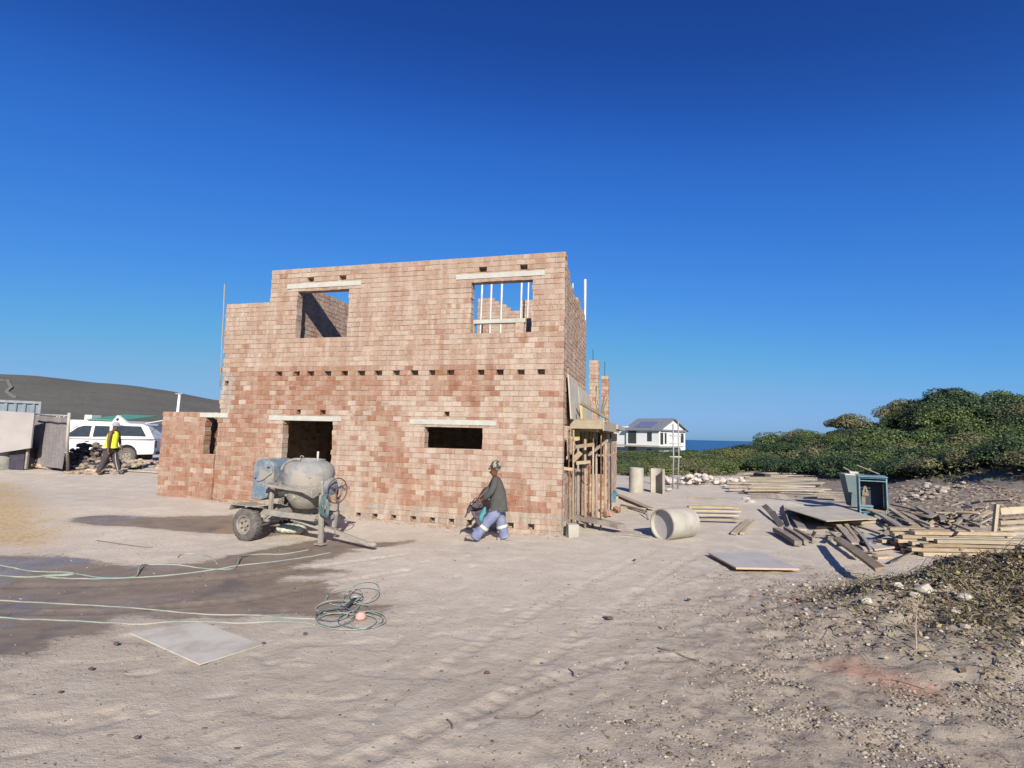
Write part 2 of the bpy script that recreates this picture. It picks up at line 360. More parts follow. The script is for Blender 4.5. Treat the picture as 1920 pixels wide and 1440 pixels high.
def micro(x, y):
    near = sst(40, 15, y)
    r = rough_mask(x, y)
    z = near*(.045*fbm(x*.45, y*.45, 3, 3)+.013*fbm(x*1.7, y*1.7, 9, 3))
    z = z+near*(.006+.035*r)*fbm(x*6, y*6, 14, 3)*2
    z = z-near*.010*sst(.62, .74, vnoise(x*3.1, y*3.1, 41))*(1-r)*sst(8.5, 6, y)*sst(1.5, 0, x)
    z = z+sst(12, 20, y)*sst(6, 12, x)*sst(90, 50, y)*(.5*fbm(x*.35, y*.35, 51, 4)+.10*fbm(x*1.5, y*1.5, 55, 3))
    return z
def rm1(x, y): return ss1(-.6, 2.6, x-.35*(y-4))*ss1(11.5, 7, y)
def mic1(x, y):
    near = ss1(40, 15, y); r = rm1(x, y); z = 0.0
    if near > 0:
        z = near*(.045*fb1(x*.45, y*.45, 3, 3)+.013*fb1(x*1.7, y*1.7, 9, 3))+near*(.006+.035*r)*fb1(x*6, y*6, 14, 3)*2
        z -= near*.010*ss1(.62, .74, vn1(x*3.1, y*3.1, 41))*(1-r)*ss1(8.5, 6, y)*ss1(1.5, 0, x)
    k = ss1(12, 20, y)*ss1(6, 12, x)*ss1(90, 50, y)
    if k > 0: z += k*(.5*fb1(x*.35, y*.35, 51, 4)+.10*fb1(x*1.5, y*1.5, 55, 3))
    return z
ZZ = terrain(XX, YY)+micro(XX, YY)
def footprint(cx, cy, a, dep, L=.15, W=.055):
    i0, i1 = np.searchsorted(gx, [cx-.3, cx+.3]); j0, j1 = np.searchsorted(gy, [cy-.3, cy+.3])
    if i1-i0 < 3 or j1-j0 < 3: return
    xs = XX[j0:j1, i0:i1]-cx; ys = YY[j0:j1, i0:i1]-cy; p_ = xs*math.cos(a)+ys*math.sin(a); q_ = -xs*math.sin(a)+ys*math.cos(a)
    r = np.sqrt((p_/L)**2+(q_/(W*(1+.25*p_/L)))**2)
    ZZ[j0:j1, i0:i1] += np.where(r < 1, -dep*.62*(1-r**3), 0)+dep*.12*np.exp(-((r-1.25)/.22)**2)
def trail(pxs, n):
    pts_ = [G(*q) for q in pxs]; seg = []; 
    for a, b in zip(pts_[:-1], pts_[1:]):
        L = (b-a).length; k = max(1, int(L/.62))
        for m in range(k): seg.append((a.lerp(b, m/k), math.atan2(b.y-a.y, b.x-a.x)))
    for m, (q, a) in enumerate(seg):
        s = .09 if m % 2 else -.09; footprint(q.x-math.sin(a)*s+random.uniform(-.04,.04), q.y+math.cos(a)*s+random.uniform(-.04,.04), a+random.uniform(-.2,.2), random.uniform(.012,.024))
for pxs in ([(20,1300),(260,1270),(520,1235),(800,1190),(1000,1120)], [(60,1400),(380,1350),(640,1300),(900,1260),(1180,1190)], [(430,1430),(560,1340),(700,1250),(840,1130),(900,1030)], [(760,1430),(930,1370),(1120,1300),(1260,1180),(1320,1090)], [(150,1340),(420,1310),(620,1270)], [(1000,1430),(1180,1360),(1380,1260)], [(300,1420),(250,1330),(180,1260)], [(880,1040),(700,1060),(560,1100)]): trail(pxs, 0)
for k in range(70): footprint(random.uniform(-3.5,4), random.uniform(3.2,7.5), random.uniform(0,6.3), random.uniform(.008,.018), random.uniform(.06,.15), random.uniform(.04,.07))
def rut(pxs, dep, w):
    pts_ = [G(*q) for q in pxs]
    best = np.full(XX.shape, 9.0); al = np.zeros(XX.shape); acc = 0.0; msk = (YY > 2.4) & (YY < 13) & (np.abs(XX) < 8)
    for a, b in zip(pts_[:-1], pts_[1:]):
        ex, ey = b.x-a.x, b.y-a.y; L2 = ex*ex+ey*ey; tt = np.clip(((XX-a.x)*ex+(YY-a.y)*ey)/L2, 0, 1); d = np.hypot(XX-a.x-tt*ex, YY-a.y-tt*ey); m_ = d < best; best[m_] = d[m_]; al[m_] = (acc+tt*math.sqrt(L2))[m_]; acc += math.sqrt(L2)
    k_ = np.exp(-(best/w)**4)*msk; ZZ[:] += -dep*k_*(1+.7*np.sin(al*2*PI/.17)*(best < w*.85))+dep*.6*np.exp(-((best-w*1.25)/(w*.25))**2)*msk
for off in (0, 1):
    rut([(1230+off*95,1030),(1120+off*110,1085),(960+off*150,1170),(760+off*190,1290),(560+off*230,1440)], .007, .09)
for off in (0, 1): rut([(-60,1100+off*52),(200,1098+off*50),(420,1085+off*44),(600,1062+off*36),(760,1040+off*30)], .010, .10)
for pxs in ([(30,1195),(180,1150),(330,1120),(520,1110),(640,1085)], [(90,1070),(300,1100),(480,1140)]): trail(pxs, 0)
rut([(1700,1330),(1440,1270),(1290,1230),(1150,1240),(960,1300),(640,1440)], .010, .10)
nx, ny = len(gx), len(gy)
me = bpy.data.meshes.new('ground')
V = np.stack([XX.ravel(), YY.ravel(), ZZ.ravel()], 1)
ii, jj = np.meshgrid(np.arange(nx-1), np.arange(ny-1)); a = (jj*nx+ii).ravel()
F4 = np.stack([a, a+1, a+1+nx, a+nx], 1)
me.vertices.add(len(V)); me.vertices.foreach_set('co', V.ravel())
me.loops.add(F4.size); me.loops.foreach_set('vertex_index', F4.ravel())
me.polygons.add(len(F4)); me.polygons.foreach_set('loop_start', np.arange(0, F4.size, 4)); me.polygons.foreach_set('loop_total', np.full(len(F4), 4))
me.update(); me.validate()
me.polygons.foreach_set('use_smooth', [True]*len(F4))
x, y = V[:,0], V[:,1]
wet = np.maximum(poly_sd(WET2, x, y), np.maximum(poly_sd(WET1, x, y)*1.6, poly_sd(WET3, x, y)*2))
def addattr(nm, arr):
    at = me.attributes.new(nm, 'FLOAT', 'POINT'); at.data.foreach_set('value', np.asarray(arr, np.float32))
addattr('wet', np.clip(wet, -1, 1)); addattr('yel', np.clip(poly_sd(YEL, x, y)*.8, -1, 1)); addattr('red', np.clip(poly_sd(RED, x, y), -1, 1))
addattr('veg', np.clip(vegmask(x, y)/4, -1, 1)); addattr('clod', rough_mask(x, y))
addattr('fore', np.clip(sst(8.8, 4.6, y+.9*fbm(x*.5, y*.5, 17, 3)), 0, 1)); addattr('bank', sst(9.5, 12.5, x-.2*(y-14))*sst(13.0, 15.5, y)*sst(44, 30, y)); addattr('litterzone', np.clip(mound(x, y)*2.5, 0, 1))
ground = bpy.data.objects.new('ground', me); C.objects.link(ground); tag(ground, 'pale sandy ground of the building site with damp patches', None, None, 'structure')
t = NT('sand')
n1 = t.noise(.35, 6, .6); n2 = t.noise(2.2, 6, .65); n3 = t.noise(14, 5, .7); n4 = t.noise(70, 3, .7)
col = t.mix(t.ramp(n1, .35, .65), (.485,.422,.345), (.435,.372,.305))
col = t.mix(t.ramp(n2, .42, .68), col, (.52,.46,.385))
col = t.mix(t.math('MULTIPLY', t.ramp(n3, .5, .75), .35), col, (.30,.245,.20))
clod = t.attr('clod', True)
col = t.mix(t.math('MULTIPLY', clod, .7), col, t.mix(t.ramp(n2, .4, .65), (.30,.245,.195), (.385,.33,.265)))
col = t.mix(t.math('MULTIPLY', t.math('MULTIPLY', clod, .8), t.ramp(n3, .52, .66)), col, (.20,.16,.12))
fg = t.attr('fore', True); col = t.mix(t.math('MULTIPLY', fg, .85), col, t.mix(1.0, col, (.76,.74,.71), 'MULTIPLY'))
ye = t.ramp(t.math('ADD', t.attr('yel', True), t.math('MULTIPLY', t.math('SUBTRACT', n2, .5), 1.6)), -.1, .8)
col = t.mix(t.math('MULTIPLY', ye, .9), col, t.mix(t.ramp(n3, .4, .7), (.47,.345,.18), (.33,.215,.105)))
re = t.ramp(t.math('ADD', t.attr('red', True), t.math('MULTIPLY', t.math('SUBTRACT', n3, .5), .7)), -.05, .25)
col = t.mix(t.math('MULTIPLY', re, .55), col, t.mix(t.ramp(n3, .4, .7), (.36,.17,.11), (.30,.13,.085)))
ve = t.ramp(t.math('ADD', t.attr('veg', True), t.math('MULTIPLY', t.math('SUBTRACT', n1, .5), 1.5)), -.15, .5)
col = t.mix(ve, col, t.mix(t.ramp(n2, .4, .6), (.055,.07,.028), (.12,.10,.055)))
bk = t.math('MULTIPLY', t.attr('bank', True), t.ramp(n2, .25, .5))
col = t.mix(t.math('MULTIPLY', bk, .85), col, t.mix(t.ramp(n3, .4, .62), (.085,.068,.056), (.19,.155,.125)))  # brown bank earth, with the shade below the bushes painted into its colour
lz = t.math('MULTIPLY', t.attr('litterzone', True), .75)
col = t.mix(lz, col, t.mix(t.ramp(n3, .4, .6), (.20,.16,.11), (.34,.29,.22)))
stretchn = t.noise(1.6, 6, .65, stretch=(.6,1.8,1))
we = t.ramp(t.math('ADD', t.attr('wet', True), t.math('ADD', t.math('MULTIPLY', t.math('SUBTRACT', stretchn, .5), .75), t.math('MULTIPLY', t.math('SUBTRACT', n3, .5), .40))), -.12, .10)
halo = t.ramp(t.math('ADD', t.attr('wet', True), t.math('MULTIPLY', t.math('SUBTRACT', stretchn, .5), 1.0)), -.42, .08)
col = t.mix(t.math('MULTIPLY', halo, .42), col, t.mix(1.0, col, (.62,.58,.55), 'MULTIPLY'))
wetcol = t.mix(t.ramp(n2, .3, .7), (.165,.128,.098), (.225,.180,.140))
wetcol = t.mix(t.ramp(t.noise(1.1, 5, .6), .52, .70), wetcol, (.118,.100,.090))
col = t.mix(we, col, wetcol)
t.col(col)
pud = t.math('MULTIPLY', we, t.ramp(t.noise(.75, 3, .5), .50, .62))
t.rough(t.math('SUBTRACT', t.math('SUBTRACT', .95, t.math('MULTIPLY', we, .25)), t.math('MULTIPLY', pud, .52)))
t.b.inputs['Specular IOR Level'].default_value = .25
hb = t.math('ADD', t.math('MULTIPLY', n3, 1.0), t.math('MULTIPLY', n4, .45))
hb = t.math('MULTIPLY', hb, t.math('SUBTRACT', 1.0, t.math('MULTIPLY', we, .7)))
t.bump(hb, .55, .03)
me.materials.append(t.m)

# hill on the left, far behind the site
na, nr = 80, 34; hv = []; hf = []
for i in range(na+1):
    th = rad(-75+78*i/na)
    tx = 960+FPX*math.tan(max(-1.1, min(1.1, th)))
    elev = np.interp(tx, [-600,-200,0,60,150,250,330,400,520,700,1000,1500,2100], [78,90,88,85.5,80,73,62,52,40,26,8,-4,-6])/FPX
    for j in range(nr+1):
        r = 150+850*j/nr; k = ss1(150, 690, r)*(1-.35*ss1(720, 1000, r))
        z = .7+(EYE-.7+elev*700*math.cos(th))*k*k*.999 if elev > 0 else .7-(3-elev*300)*k-40*float(sst(.0,1,k))
        wx, wy = r*math.sin(th), r*math.cos(th)
        z += 1.2*fb1(wx*.02, wy*.02, 77, 4)*k*4*(1 if elev > 0 else 0)
        hv.append((wx, wy, z-.15))
for i in range(na):
    for j in range(nr):
        a = i*(nr+1)+j; hf.append((a, a+nr+1, a+nr+2, a+1))
mb = MB(); mb.add(hv, hf)
t = NT('fynbos_hill'); n1 = t.noise(.02, 8, .65); n2 = t.noise(.12, 8, .75); n3 = t.noise(1.1, 5, .7)
col = t.mix(t.ramp(n1, .35, .65), (.108,.106,.098), (.132,.127,.116)); col = t.mix(t.ramp(n2, .5, .75), col, (.095,.096,.078)); col = t.mix(t.math('MULTIPLY', t.ramp(n3, .5, .7), .5), col, (.18,.16,.135))  # scrub tones paled and greyed, distance haze painted into the colour
t.col(col); t.rough(1.0); t.b.inputs['Specular IOR Level'].default_value = 0; col = t.mix(t.math('MULTIPLY', t.ramp(t.noise(.35, 6, .8), .48, .60), .45), col, (.075,.080,.062)); t.col(col); t.bump(n3, .8, .6)
o = mb.build('hill', t.m, smooth=True, origin=False); tag(o, 'dark scrub covered hill rising behind the site', None, None, 'structure')
# dirt track winding up the hill
def hillz(px, py):
    d = ray(px, py); best = None
    for k in range(400):
        r = 155+2.1*k; q = CAM+d*(r/math.hypot(d.x, d.y)); th = math.atan2(q.x, q.y)
        tx = 960+FPX*math.tan(th); elev = np.interp(tx, [-600,-200,0,60,150,250,330,400], [78,90,88,85.5,80,73,62,52])/FPX
        kk = ss1(150, 690, r); z = .7+(EYE-.7+elev*700*math.cos(th))*kk*kk+1.2*fb1(q.x*.02, q.y*.02, 77, 4)*kk*4
        if z >= q.z: return Vector((q.x, q.y, z+.5))
    return q
tr = [(2,713),(14,713),(18,722),(21,727),(15,732),(12,735),(18,740),(27,745)]
pts = [hillz(a, b) for a, b in tr]; tm = MB()
for p0, p1 in zip(pts[:-1], pts[1:]):
    tm.bar(p0-Vector((0,0,.6)), p1-Vector((0,0,.6)), 1.7, 1.5)
o = tm.build('dirt_track', pm('pale_track', (.20,.185,.165), bump=0)); tag(o, 'pale dirt track climbing the dark hill', None, None, 'structure')
# sea
mb = MB(); mb.add([(-3000,250,-33),(30000,250,-33),(30000,45000,-33),(-3000,45000,-33)], [(0,1,2,3)])
t = NT('sea_water'); t.col(t.mix(t.ramp(t.noise(.004, 4), .4, .6), (.012,.055,.16), (.018,.07,.19))); t.rough(.35); t.b.inputs['Specular IOR Level'].default_value = .25; t.bump(t.noise(.05, 5), .5, 1.0)
o = mb.build('sea', t.m, origin=False); tag(o, 'strip of deep blue sea on the horizon', None, None, 'structure')

# ================================================================== UNFINISHED BRICK HOUSE
YAW = rad(14.7); CY, SY = math.cos(YAW), math.sin(YAW)
_d = ray(1053, 1004); O = CAM+_d*(-EYE/_d.z)
def B(u, v, z): return Vector((O.x+u*CY+v*SY, O.y-u*SY+v*CY, z))
def FU(px, py, v=0.0):
    d = ray(px, py); o = O+Vector((SY,CY,0))*v
    t = (SY*(o.x)+CY*(o.y))/(SY*d.x+CY*d.y); p = CAM+d*t
    return ((p.x-O.x)*CY-(p.y-O.y)*SY, p.z)
def UVX(px, v, z):      # house point at depth v whose image column is px (roll ignored)
    d = ray(px, 780); k = d.x/d.y; u = (k*(O.y+v*CY)-O.x-v*SY)/(CY+k*SY); return B(u, v, z)
CRS = .1265; BH = .1135
def brick_colour(u, z, kind):
    r = random.random(); k = random.uniform(.90, 1.07)
    if kind == 'annexe': w = [(.26,(.285,.135,.085,.30)),(.64,(.305,.168,.112,.35)),(.93,(.325,.205,.145,.45)),(1,(.37,.27,.19,.5))]
    elif kind == 'upper': w = [(.08,(.33,.20,.14,.6)),(.55,(.352,.236,.175,.75)),(.90,(.37,.255,.192,.85)),(1,(.41,.305,.235,.85))]
    elif kind == 'grey': w = [(.7,(.30,.255,.215,1)),(1,(.31,.24,.19,1))]
    else: w = [(.12,(.305,.165,.110,.5)),(.40,(.36,.232,.170,.85)),(.82,(.385,.275,.212,1)),(1,(.43,.34,.272,1))]
    for a, c in w:
        if r <= a: return (c[0]*k, c[1]*k, c[2]*k, c[3])
    return c
def brick_wall(br, mo, fr, a0, a1, z0, ztop, th, ops=(), holes=(), kind=None, rag=0.0, rag0=None):
    """courses of bricks laid between a0 and a1; fr(a, t, z) maps wall coordinates to the house"""
    zmax = max(ztop(a0+(a1-a0)*i/60) for i in range(61)); n = int((zmax-z0)/CRS)+1
    for k in range(n):
        zb = z0+k*CRS; zc = zb+CRS/2
        seg = [(a0+random.uniform(0, rag0(zc) if rag0 else rag), a1-random.uniform(0, rag))]
        st = []; m = 200; run = None          # top profile
        for i in range(m+1):
            a = a0+(a1-a0)*i/m; ok = ztop(a) >= zb+CRS*.6
            if ok and run is None: run = a
            if (not ok or i == m) and run is not None: st.append((run, a)); run = None
        seg = [(max(p, q[0]), min(r, q[1])) for p, r in seg for q in st if min(r, q[1])-max(p, q[0]) > .03]
        cut = [(o[0]+random.uniform(-.012,.012), o[1]+random.uniform(-.012,.012)) for o in ops if o[2] < zc < o[3]]
        hol = [(h[0]-h[2]/2+random.uniform(-.015,.015), h[0]+h[2]/2+random.uniform(-.015,.015)) for h in holes if abs(h[1]-zc) < CRS/2]
        for c in cut+hol:
            ns = []
            for p, r in seg:
                if c[1] <= p or c[0] >= r: ns.append((p, r)); continue
                if c[0]-p > .02: ns.append((p, c[0]))
                if r-c[1] > .02: ns.append((c[1], r))
            seg = ns
        for h in hol: mo.v_box(fr, h[0]-.01, h[1]+.01, th*.84, th-.004, zb, zb+CRS)
        header = random.random() < (.20 if kind and kind(0, zc) == 'upper' else .08)
        pitch = .1165 if header else .2365; off = (k % 2)*pitch/2+random.uniform(-.02,.02)
        for p, r in seg:
            rc_ = random.uniform(.007, .014); mo.v_box(fr, p+.004, r-.004, rc_, th-rc_, zb, zb+CRS)
            i0 = math.floor((p-off)/pitch); a = off+i0*pitch
            while a < r:
                b0 = max(a, p); b1 = min(a+pitch-.012, r)
                if b1-b0 > .03 and random.random() > .006:
                    j = lambda s=.004: random.uniform(-s, s)
                    dp = random.uniform(-.004,.005); zz = zb+.006+j(.003)+.014*fb1(b0*.9, zb*3, 91, 2)
                    cc = brick_colour((b0+b1)/2, zc, kind((b0+b1)/2, zc) if kind else '')
                    br.v_box(fr, b0+j(.003), b1+j(.003), dp, th-dp, zz, zz+BH+j(.003), cc, .0035)
                a += pitch
def v_box(s, fr, a0, a1, t0, t1, z0, z1, col=None, jt=0):
    u_ = random.uniform
    vs = [fr(a+u_(-jt, jt), t+u_(-jt, jt), z+u_(-jt, jt)) for a in (a0,a1) for t in (t0,t1) for z in (z0,z1)]
    return s.add(vs, [(0,1,3,2),(4,6,7,5),(0,4,5,1),(2,3,7,6),(0,2,6,4),(1,5,7,3)], col)
MB.v_box = v_box
t = NT('clay_brick'); c = t.attr('Col'); n1 = t.noise(9, 5, .7); n2 = t.noise(2.0, 6, .65, stretch=(2.2,2.2,.32)); n3 = t.noise(34, 5, .75); n4 = t.noise(1.3, 5, .6)
at_ = t.n('ShaderNodeAttribute'); at_.attribute_name = 'Col'; sm_ = at_.outputs['Alpha']; n5 = t.noise(26, 6, .8)
c = t.mix(t.ramp(n1, .3, .75), c, t.mix(1.0, c, (.82,.77,.73), 'MULTIPLY'))
c = t.mix(t.math('MULTIPLY', sm_, t.math('MULTIPLY', t.ramp(n2, .42, .64), .75)), c, (.44,.365,.30))
c = t.mix(t.math('MULTIPLY', sm_, t.math('MULTIPLY', t.ramp(n4, .46, .66), .6)), c, (.37,.285,.222))
c = t.mix(t.math('MULTIPLY', sm_, t.math('MULTIPLY', t.ramp(n3, .60, .74), .5)), c, (.40,.325,.26))
c = t.mix(t.math('MULTIPLY', t.ramp(n5, .50, .72), .55), c, t.mix(1.0, c, (.62,.56,.52), 'MULTIPLY'))
c = t.mix(t.math('MULTIPLY', t.ramp(t.noise(17, 4, .6), .645, .70), .62), c, (.17,.10,.07))
t.col(c); t.rough(.92); t.b.inputs['Specular IOR Level'].default_value = .2; t.bump(t.math('ADD', n3, t.math('ADD', n1, n5)), .9, .016); M['brick'] = t.m
t = NT('mortar'); n1 = t.noise(12, 5, .7); n2 = t.noise(1.5, 4)
n6 = t.noise(1.7, 6, .65); c = t.mix(t.ramp(n1, .3, .7), (.20,.140,.104), (.31,.232,.178)); c = t.mix(t.ramp(n6, .40, .56), c, t.mix(t.ramp(n1, .3, .7), (.33,.245,.188), (.40,.315,.25))); t.col(c); t.rough(.95); t.bump(n1, .7, .012); M['mortar'] = t.m

house = thing('unfinished_house', 'roofless two storey house of raw red brick with empty window openings', 'house', (O.x, O.y, 0), -YAW)
def opening(l, r, tp, bt):
    u0 = (FU(l, tp)[0]+FU(l-2, bt)[0])/2; u1 = (FU(r, tp)[0]+FU(r-1, bt)[0])/2
    return [u0, u1, FU((l+r)/2, bt)[1], FU((l+r)/2, tp)[1]]
W_UL = opening(557, 653, 542, 633); W_UR = opening(884, 998, 526, 622); D_G = opening(527, 620, 790, 962); W_G = opening(797, 905, 797, 837); W_AN = opening(384, 411, 784, 851)
D_G[2] = .2
Z_TOP, Z_LOW, Z_AN = 6.50, 5.60, 2.585; U_L, U_M, U_A = -9.50, -8.08, -11.38
ftop = lambda u: Z_TOP-.02*abs(math.sin(u*3.1)) if u > U_M else Z_LOW
def fkind(u, z):
    if u < -9.05 and 2.55 < z < 3.75: return 'grey'
    if z > 3.85: return 'upper' if vn1(u*.7+3, z*1.1, 23) < .72 else 'ground'
    if z < .42 and u > -8: return 'grey' if random.random() < .7 else 'ground'
    if u < -7.9 and z < 2.9: return 'annexe'
    k_ = vn1(u*.9, z*.55, 29)+.35*(vn1(u*3.1, z*.9, 37)-.5)+(.25 if z > 2.9 and u < -5.5 else 0)
    return 'annexe' if random.random() < ss1(.42, .70, k_) else 'ground'
holes = []
for px in (523,557,583,615,646,677,710,743,777,810,846,902,938,977,1015): holes.append((FU(px, 692)[0], FU(px, 692)[1], .19))
holes = [(u, 3.74, w) for u, z, w in holes]
for px, py in ((581,525),(642,521),(905,505),(982,500)): u, z = FU(px, py); holes.append((u, z, .2))
for px, py in ((560,771),(605,771),(838,777)): u, z = FU(px, py); holes.append((u, z, .15))
holes.append((FU(425,716)[0], FU(425,716)[1], .12))
for px in (672,703,738,774,810,846,880,912,957,995): u, z = FU(px, 967+(px-672)*.087); holes.append((u, .19, .15))
br, mo = MB(), MB()
fr_front = lambda a, tt, z: (a, tt, z)
ops = [W_UL, W_UR, D_G, W_G]
brick_wall(br, mo, fr_front, U_L, 0.0, -.05, ftop, .23, ops, holes, fkind, .012, rag0=lambda z: .11 if 2.5 < z < 4.2 else .03)
w = br.build('front_wall', M['brick'], house, colors=True); mo.build('mortar', M['mortar'], w)
br, mo = MB(), MB()
brick_wall(br, mo, fr_front, U_A, U_L-.01, .1, lambda u: Z_AN+.01, .23, [W_AN], [], lambda u, z: 'annexe', .015)
fr_al = lambda a, tt, z: (U_A+.012+tt, a, z)
brick_wall(br, mo, fr_al, .245, 3.2, .1, lambda u: Z_AN, .22, [], [], lambda u, z: 'annexe', .015)
fr_ai = lambda a, tt, z: (W_AN[0]-.16-tt, a, z)
brick_wall(br, mo, fr_ai, .26, 3.2, .1, lambda u: Z_AN-.02, .2, [], [], lambda u, z: 'annexe', .015)
w = br.build('annexe_wall', M['brick'], house, colors=True, ); mo.build('mortar', M['mortar'], w)
# side wall facing right
def stop(v): return float(np.interp(v, [0,.28,.30,.8,.82,1.4,1.42,2.2,2.3,4.3], [6.5,6.5,6.36,6.3,6.1,6.05,5.86,5.9,6.02,5.80]))
br, mo = MB(), MB()
fr_side = lambda a, tt, z: (-.006-tt, a, z)
sh = [(v, 3.74, .14) for v in (.5,1.0,1.5,2.0,2.5,3.0,3.5)]
brick_wall(br, mo, fr_side, .24, 4.3, -.05, stop, .225, [(.20,3.7,1.35,2.45)], sh, lambda u, z: 'upper' if z > 3.6 else 'ground', .03)
w = br.build('side_wall', M['brick'], house, colors=True); mo.build('mortar', M['mortar'], w)
# inner walls seen through the openings
br, mo = MB(), MB()
ui = W_UL[0]-.24
fr_in = lambda a, tt, z: (ui-tt, a, z)
brick_wall(br, mo, fr_in, .245, 6.6, 3.745, lambda v: 6.25 if v < 4.2 else (5.95 if v < 5.4 else 5.5), .22, [], [], lambda u, z: 'upper', .02)
VBK = 6.2
def ub_(px): 
    d = ray(px, 600); k = d.x/d.y; return (k*(O.y+VBK*CY)-O.x-VBK*SY)/(CY+k*SY)
def zb_(px, py):
    u = ub_(px); q = B(u, VBK, 0); return P(px, py, q.y).z
fr_bk = lambda a, tt, z: (a, VBK+tt, z)
_bt = [(895,559),(912,559),(913,556),(921,558),(940,571),(941,573),(956,573),(957,583),(974,583),(975,565),(1004,563)]
_bu = [ub_(q[0]) for q in _bt]; _bz = [zb_(*q) for q in _bt]
def btop(u): return float(np.interp(u, _bu, _bz))
brick_wall(br, mo, fr_bk, _bu[0], min(_bu[-1], -.25), 3.76, btop, .22, [], [], lambda u, z: 'upper', .02)
fr_b2 = lambda a, tt, z: (a, 7.0+tt, z)
brick_wall(br, mo, fr_b2, -9.4, -.25, -.02, lambda u: 3.55, .22, [], [], lambda u, z: 'ground', .02)
fr_p = lambda a, tt, z: (-1.3-tt, a, z)
fr_gl = lambda a, tt, z: (-9.3+tt, a, z)
brick_wall(br, mo, fr_gl, .26, 6.98, -.02, lambda u: 3.55, .2, [], [], lambda u, z: 'ground', .02)
brick_wall(br, mo, fr_p, .245, 6.9, -.02, lambda u: 3.55, .2, [], [], lambda u, z: 'ground', .02)
fr_pp = lambda a, tt, z: (a, .75+tt, z)
uq0, uq1 = W_UR[0]-.35, min(W_UR[1]+.35, -.28)
brick_wall(br, mo, fr_pp, uq0, uq1, 3.745, lambda u: W_UR[2]+(.17 if u < W_UR[1]-.32 else .44), .2, [], [], lambda u, z: 'ground', .02)
w = br.build('inner_wall', M['brick'], house, colors=True); mo.build('mortar', M['mortar'], w)
fr_w = lambda a, tt, z: (a, 4.35+tt, z)
uw = (UVX(1140, 4.35, 0)-O).dot(Vector((CY,-SY,0)))
br, mo = MB(), MB()
brick_wall(br, mo, fr_w, .01, uw, -.05, lambda u: 2.42, .22, [(.16,uw-.14,1.12,2.42)], [], lambda u, z: 'annexe' if random.random() < .5 else 'ground', .02)
fr_wr = lambda a, tt, z: (uw-.015-tt, a, z)
brick_wall(br, mo, fr_wr, 4.60, 8.6, -.05, lambda u: 2.42, .22, [], [], lambda u, z: 'ground', .02)
fr_wb = lambda a, tt, z: (a, 8.6+tt, z)
brick_wall(br, mo, fr_wb, -.2, uw, -.05, lambda u: 2.42, .22, [], [], lambda u, z: 'ground', .02)
w = br.build('wing_wall', M['brick'], house, colors=True); mo.build('mortar', M['mortar'], w)
mb = MB(); mb.bbox((.02,4.36,2.46), (uw+.30,8.9,2.60)); mb.build('wing_slab', M['concrete'], house)
mb = MB(); mb.bbox((U_L+.1,.24,3.60), (-.24,7.2,3.74)); mb.build('floor_slab', M['concrete'], house)
mb = MB(); mb.bbox((U_L+.3,.26,.10), (-.3,7.0,.16)); mb.build('ground_slab', M['concrete'], house)
def lintel(l, r, h=.125):
    (u0, z0), (u1, z1) = FU(*l), FU(*r); z = (z0+z1)/2
    mb = MB(); mb.box(((u0+u1)/2, .108, z), (u1-u0, .25, h), (0, (z0-z1)/(u1-u0)*.4, 0), jit=.004); return mb.build('lintel', M['lintel'], house, bevel=.006)
lintel((539,538), (677,530)); lintel((855,520), (1022,511)); lintel((505,783), (640,786)); lintel((768,790), (931,794)); lintel((375,778), (428,779))
# damp-proof sill ledge of splashed mortar along the foot of the front wall
# ------------------------------------------------------------------ props, poles and loose things about the house
def prop(p0, p1, r, mat, name, label, cat, group=None, n=8):
    mb = MB(); p0 = Vector(p0); p1 = Vector(p1)
    mid = [p0.lerp(p1, k/4)+Vector((random.uniform(-.006,.006), random.uniform(-.006,.006), 0)) for k in range(5)]
    mid[0] = p0; mid[-1] = p1
    mb.tube(mid, [r*random.uniform(.93,1.05) for _ in range(5)], n); return tag(mb.build(name, mat, smooth=True), label, cat, group)
def zat(px, py, v):
    q = UVX(px, v, 0); return P(px, py, q.y).z
for i, (px, y0, y1, v) in enumerate([(896,610,512,3.3),(914,606,512,4.3),(934,610,512,4.0),(972,610,510,3.7),(985,575,515,5.6)]):
    a = UVX(px-1, v, 3.74); b = UVX(px+1, v, 7.35 if v < 5 else 7.7)
    prop(a, b, .032 if i != 4 else .028, M['white_pole'], 'support_pole',
         ['leftmost pale upright pole inside the upper right window', 'second pale pole from the left inside the upper right window', 'middle pale pole inside the upper right window', 'tall pale pole right of the gap in the upper right window', 'thin faint pole furthest right inside the upper right window'][i], 'pole', 'upright poles seen through the upper right window')
a, b = UVX(1094, 4.6, 3.8), UVX(1094.5, 4.6, 0); b.z = P(1095, 524, b.y).z
prop(a, b, .042, M['white_pole'], 'scaffold_pole', 'white pole standing above the right side wall against the sky', 'pole')
a, b = UVX(1070, 2.9, 5.4), UVX(1071, 2.9, 0); b.z = P(1071, 531, b.y).z
prop(a, b, .016, M['white_pole'], 'scaffold_pole', 'short thin pole poking above the dip in the side wall', 'pole')
u2, z1 = FU(421, 533, -.05); u1, z0 = FU(414, 722, -.05)
prop(B(u1-.02, -.05, z0-.05), B(u2, -.05, z1), .014, M['pale_timber'], 'scaffold_pole', 'slim weathered pole leaning along the left edge of the house', 'pole')
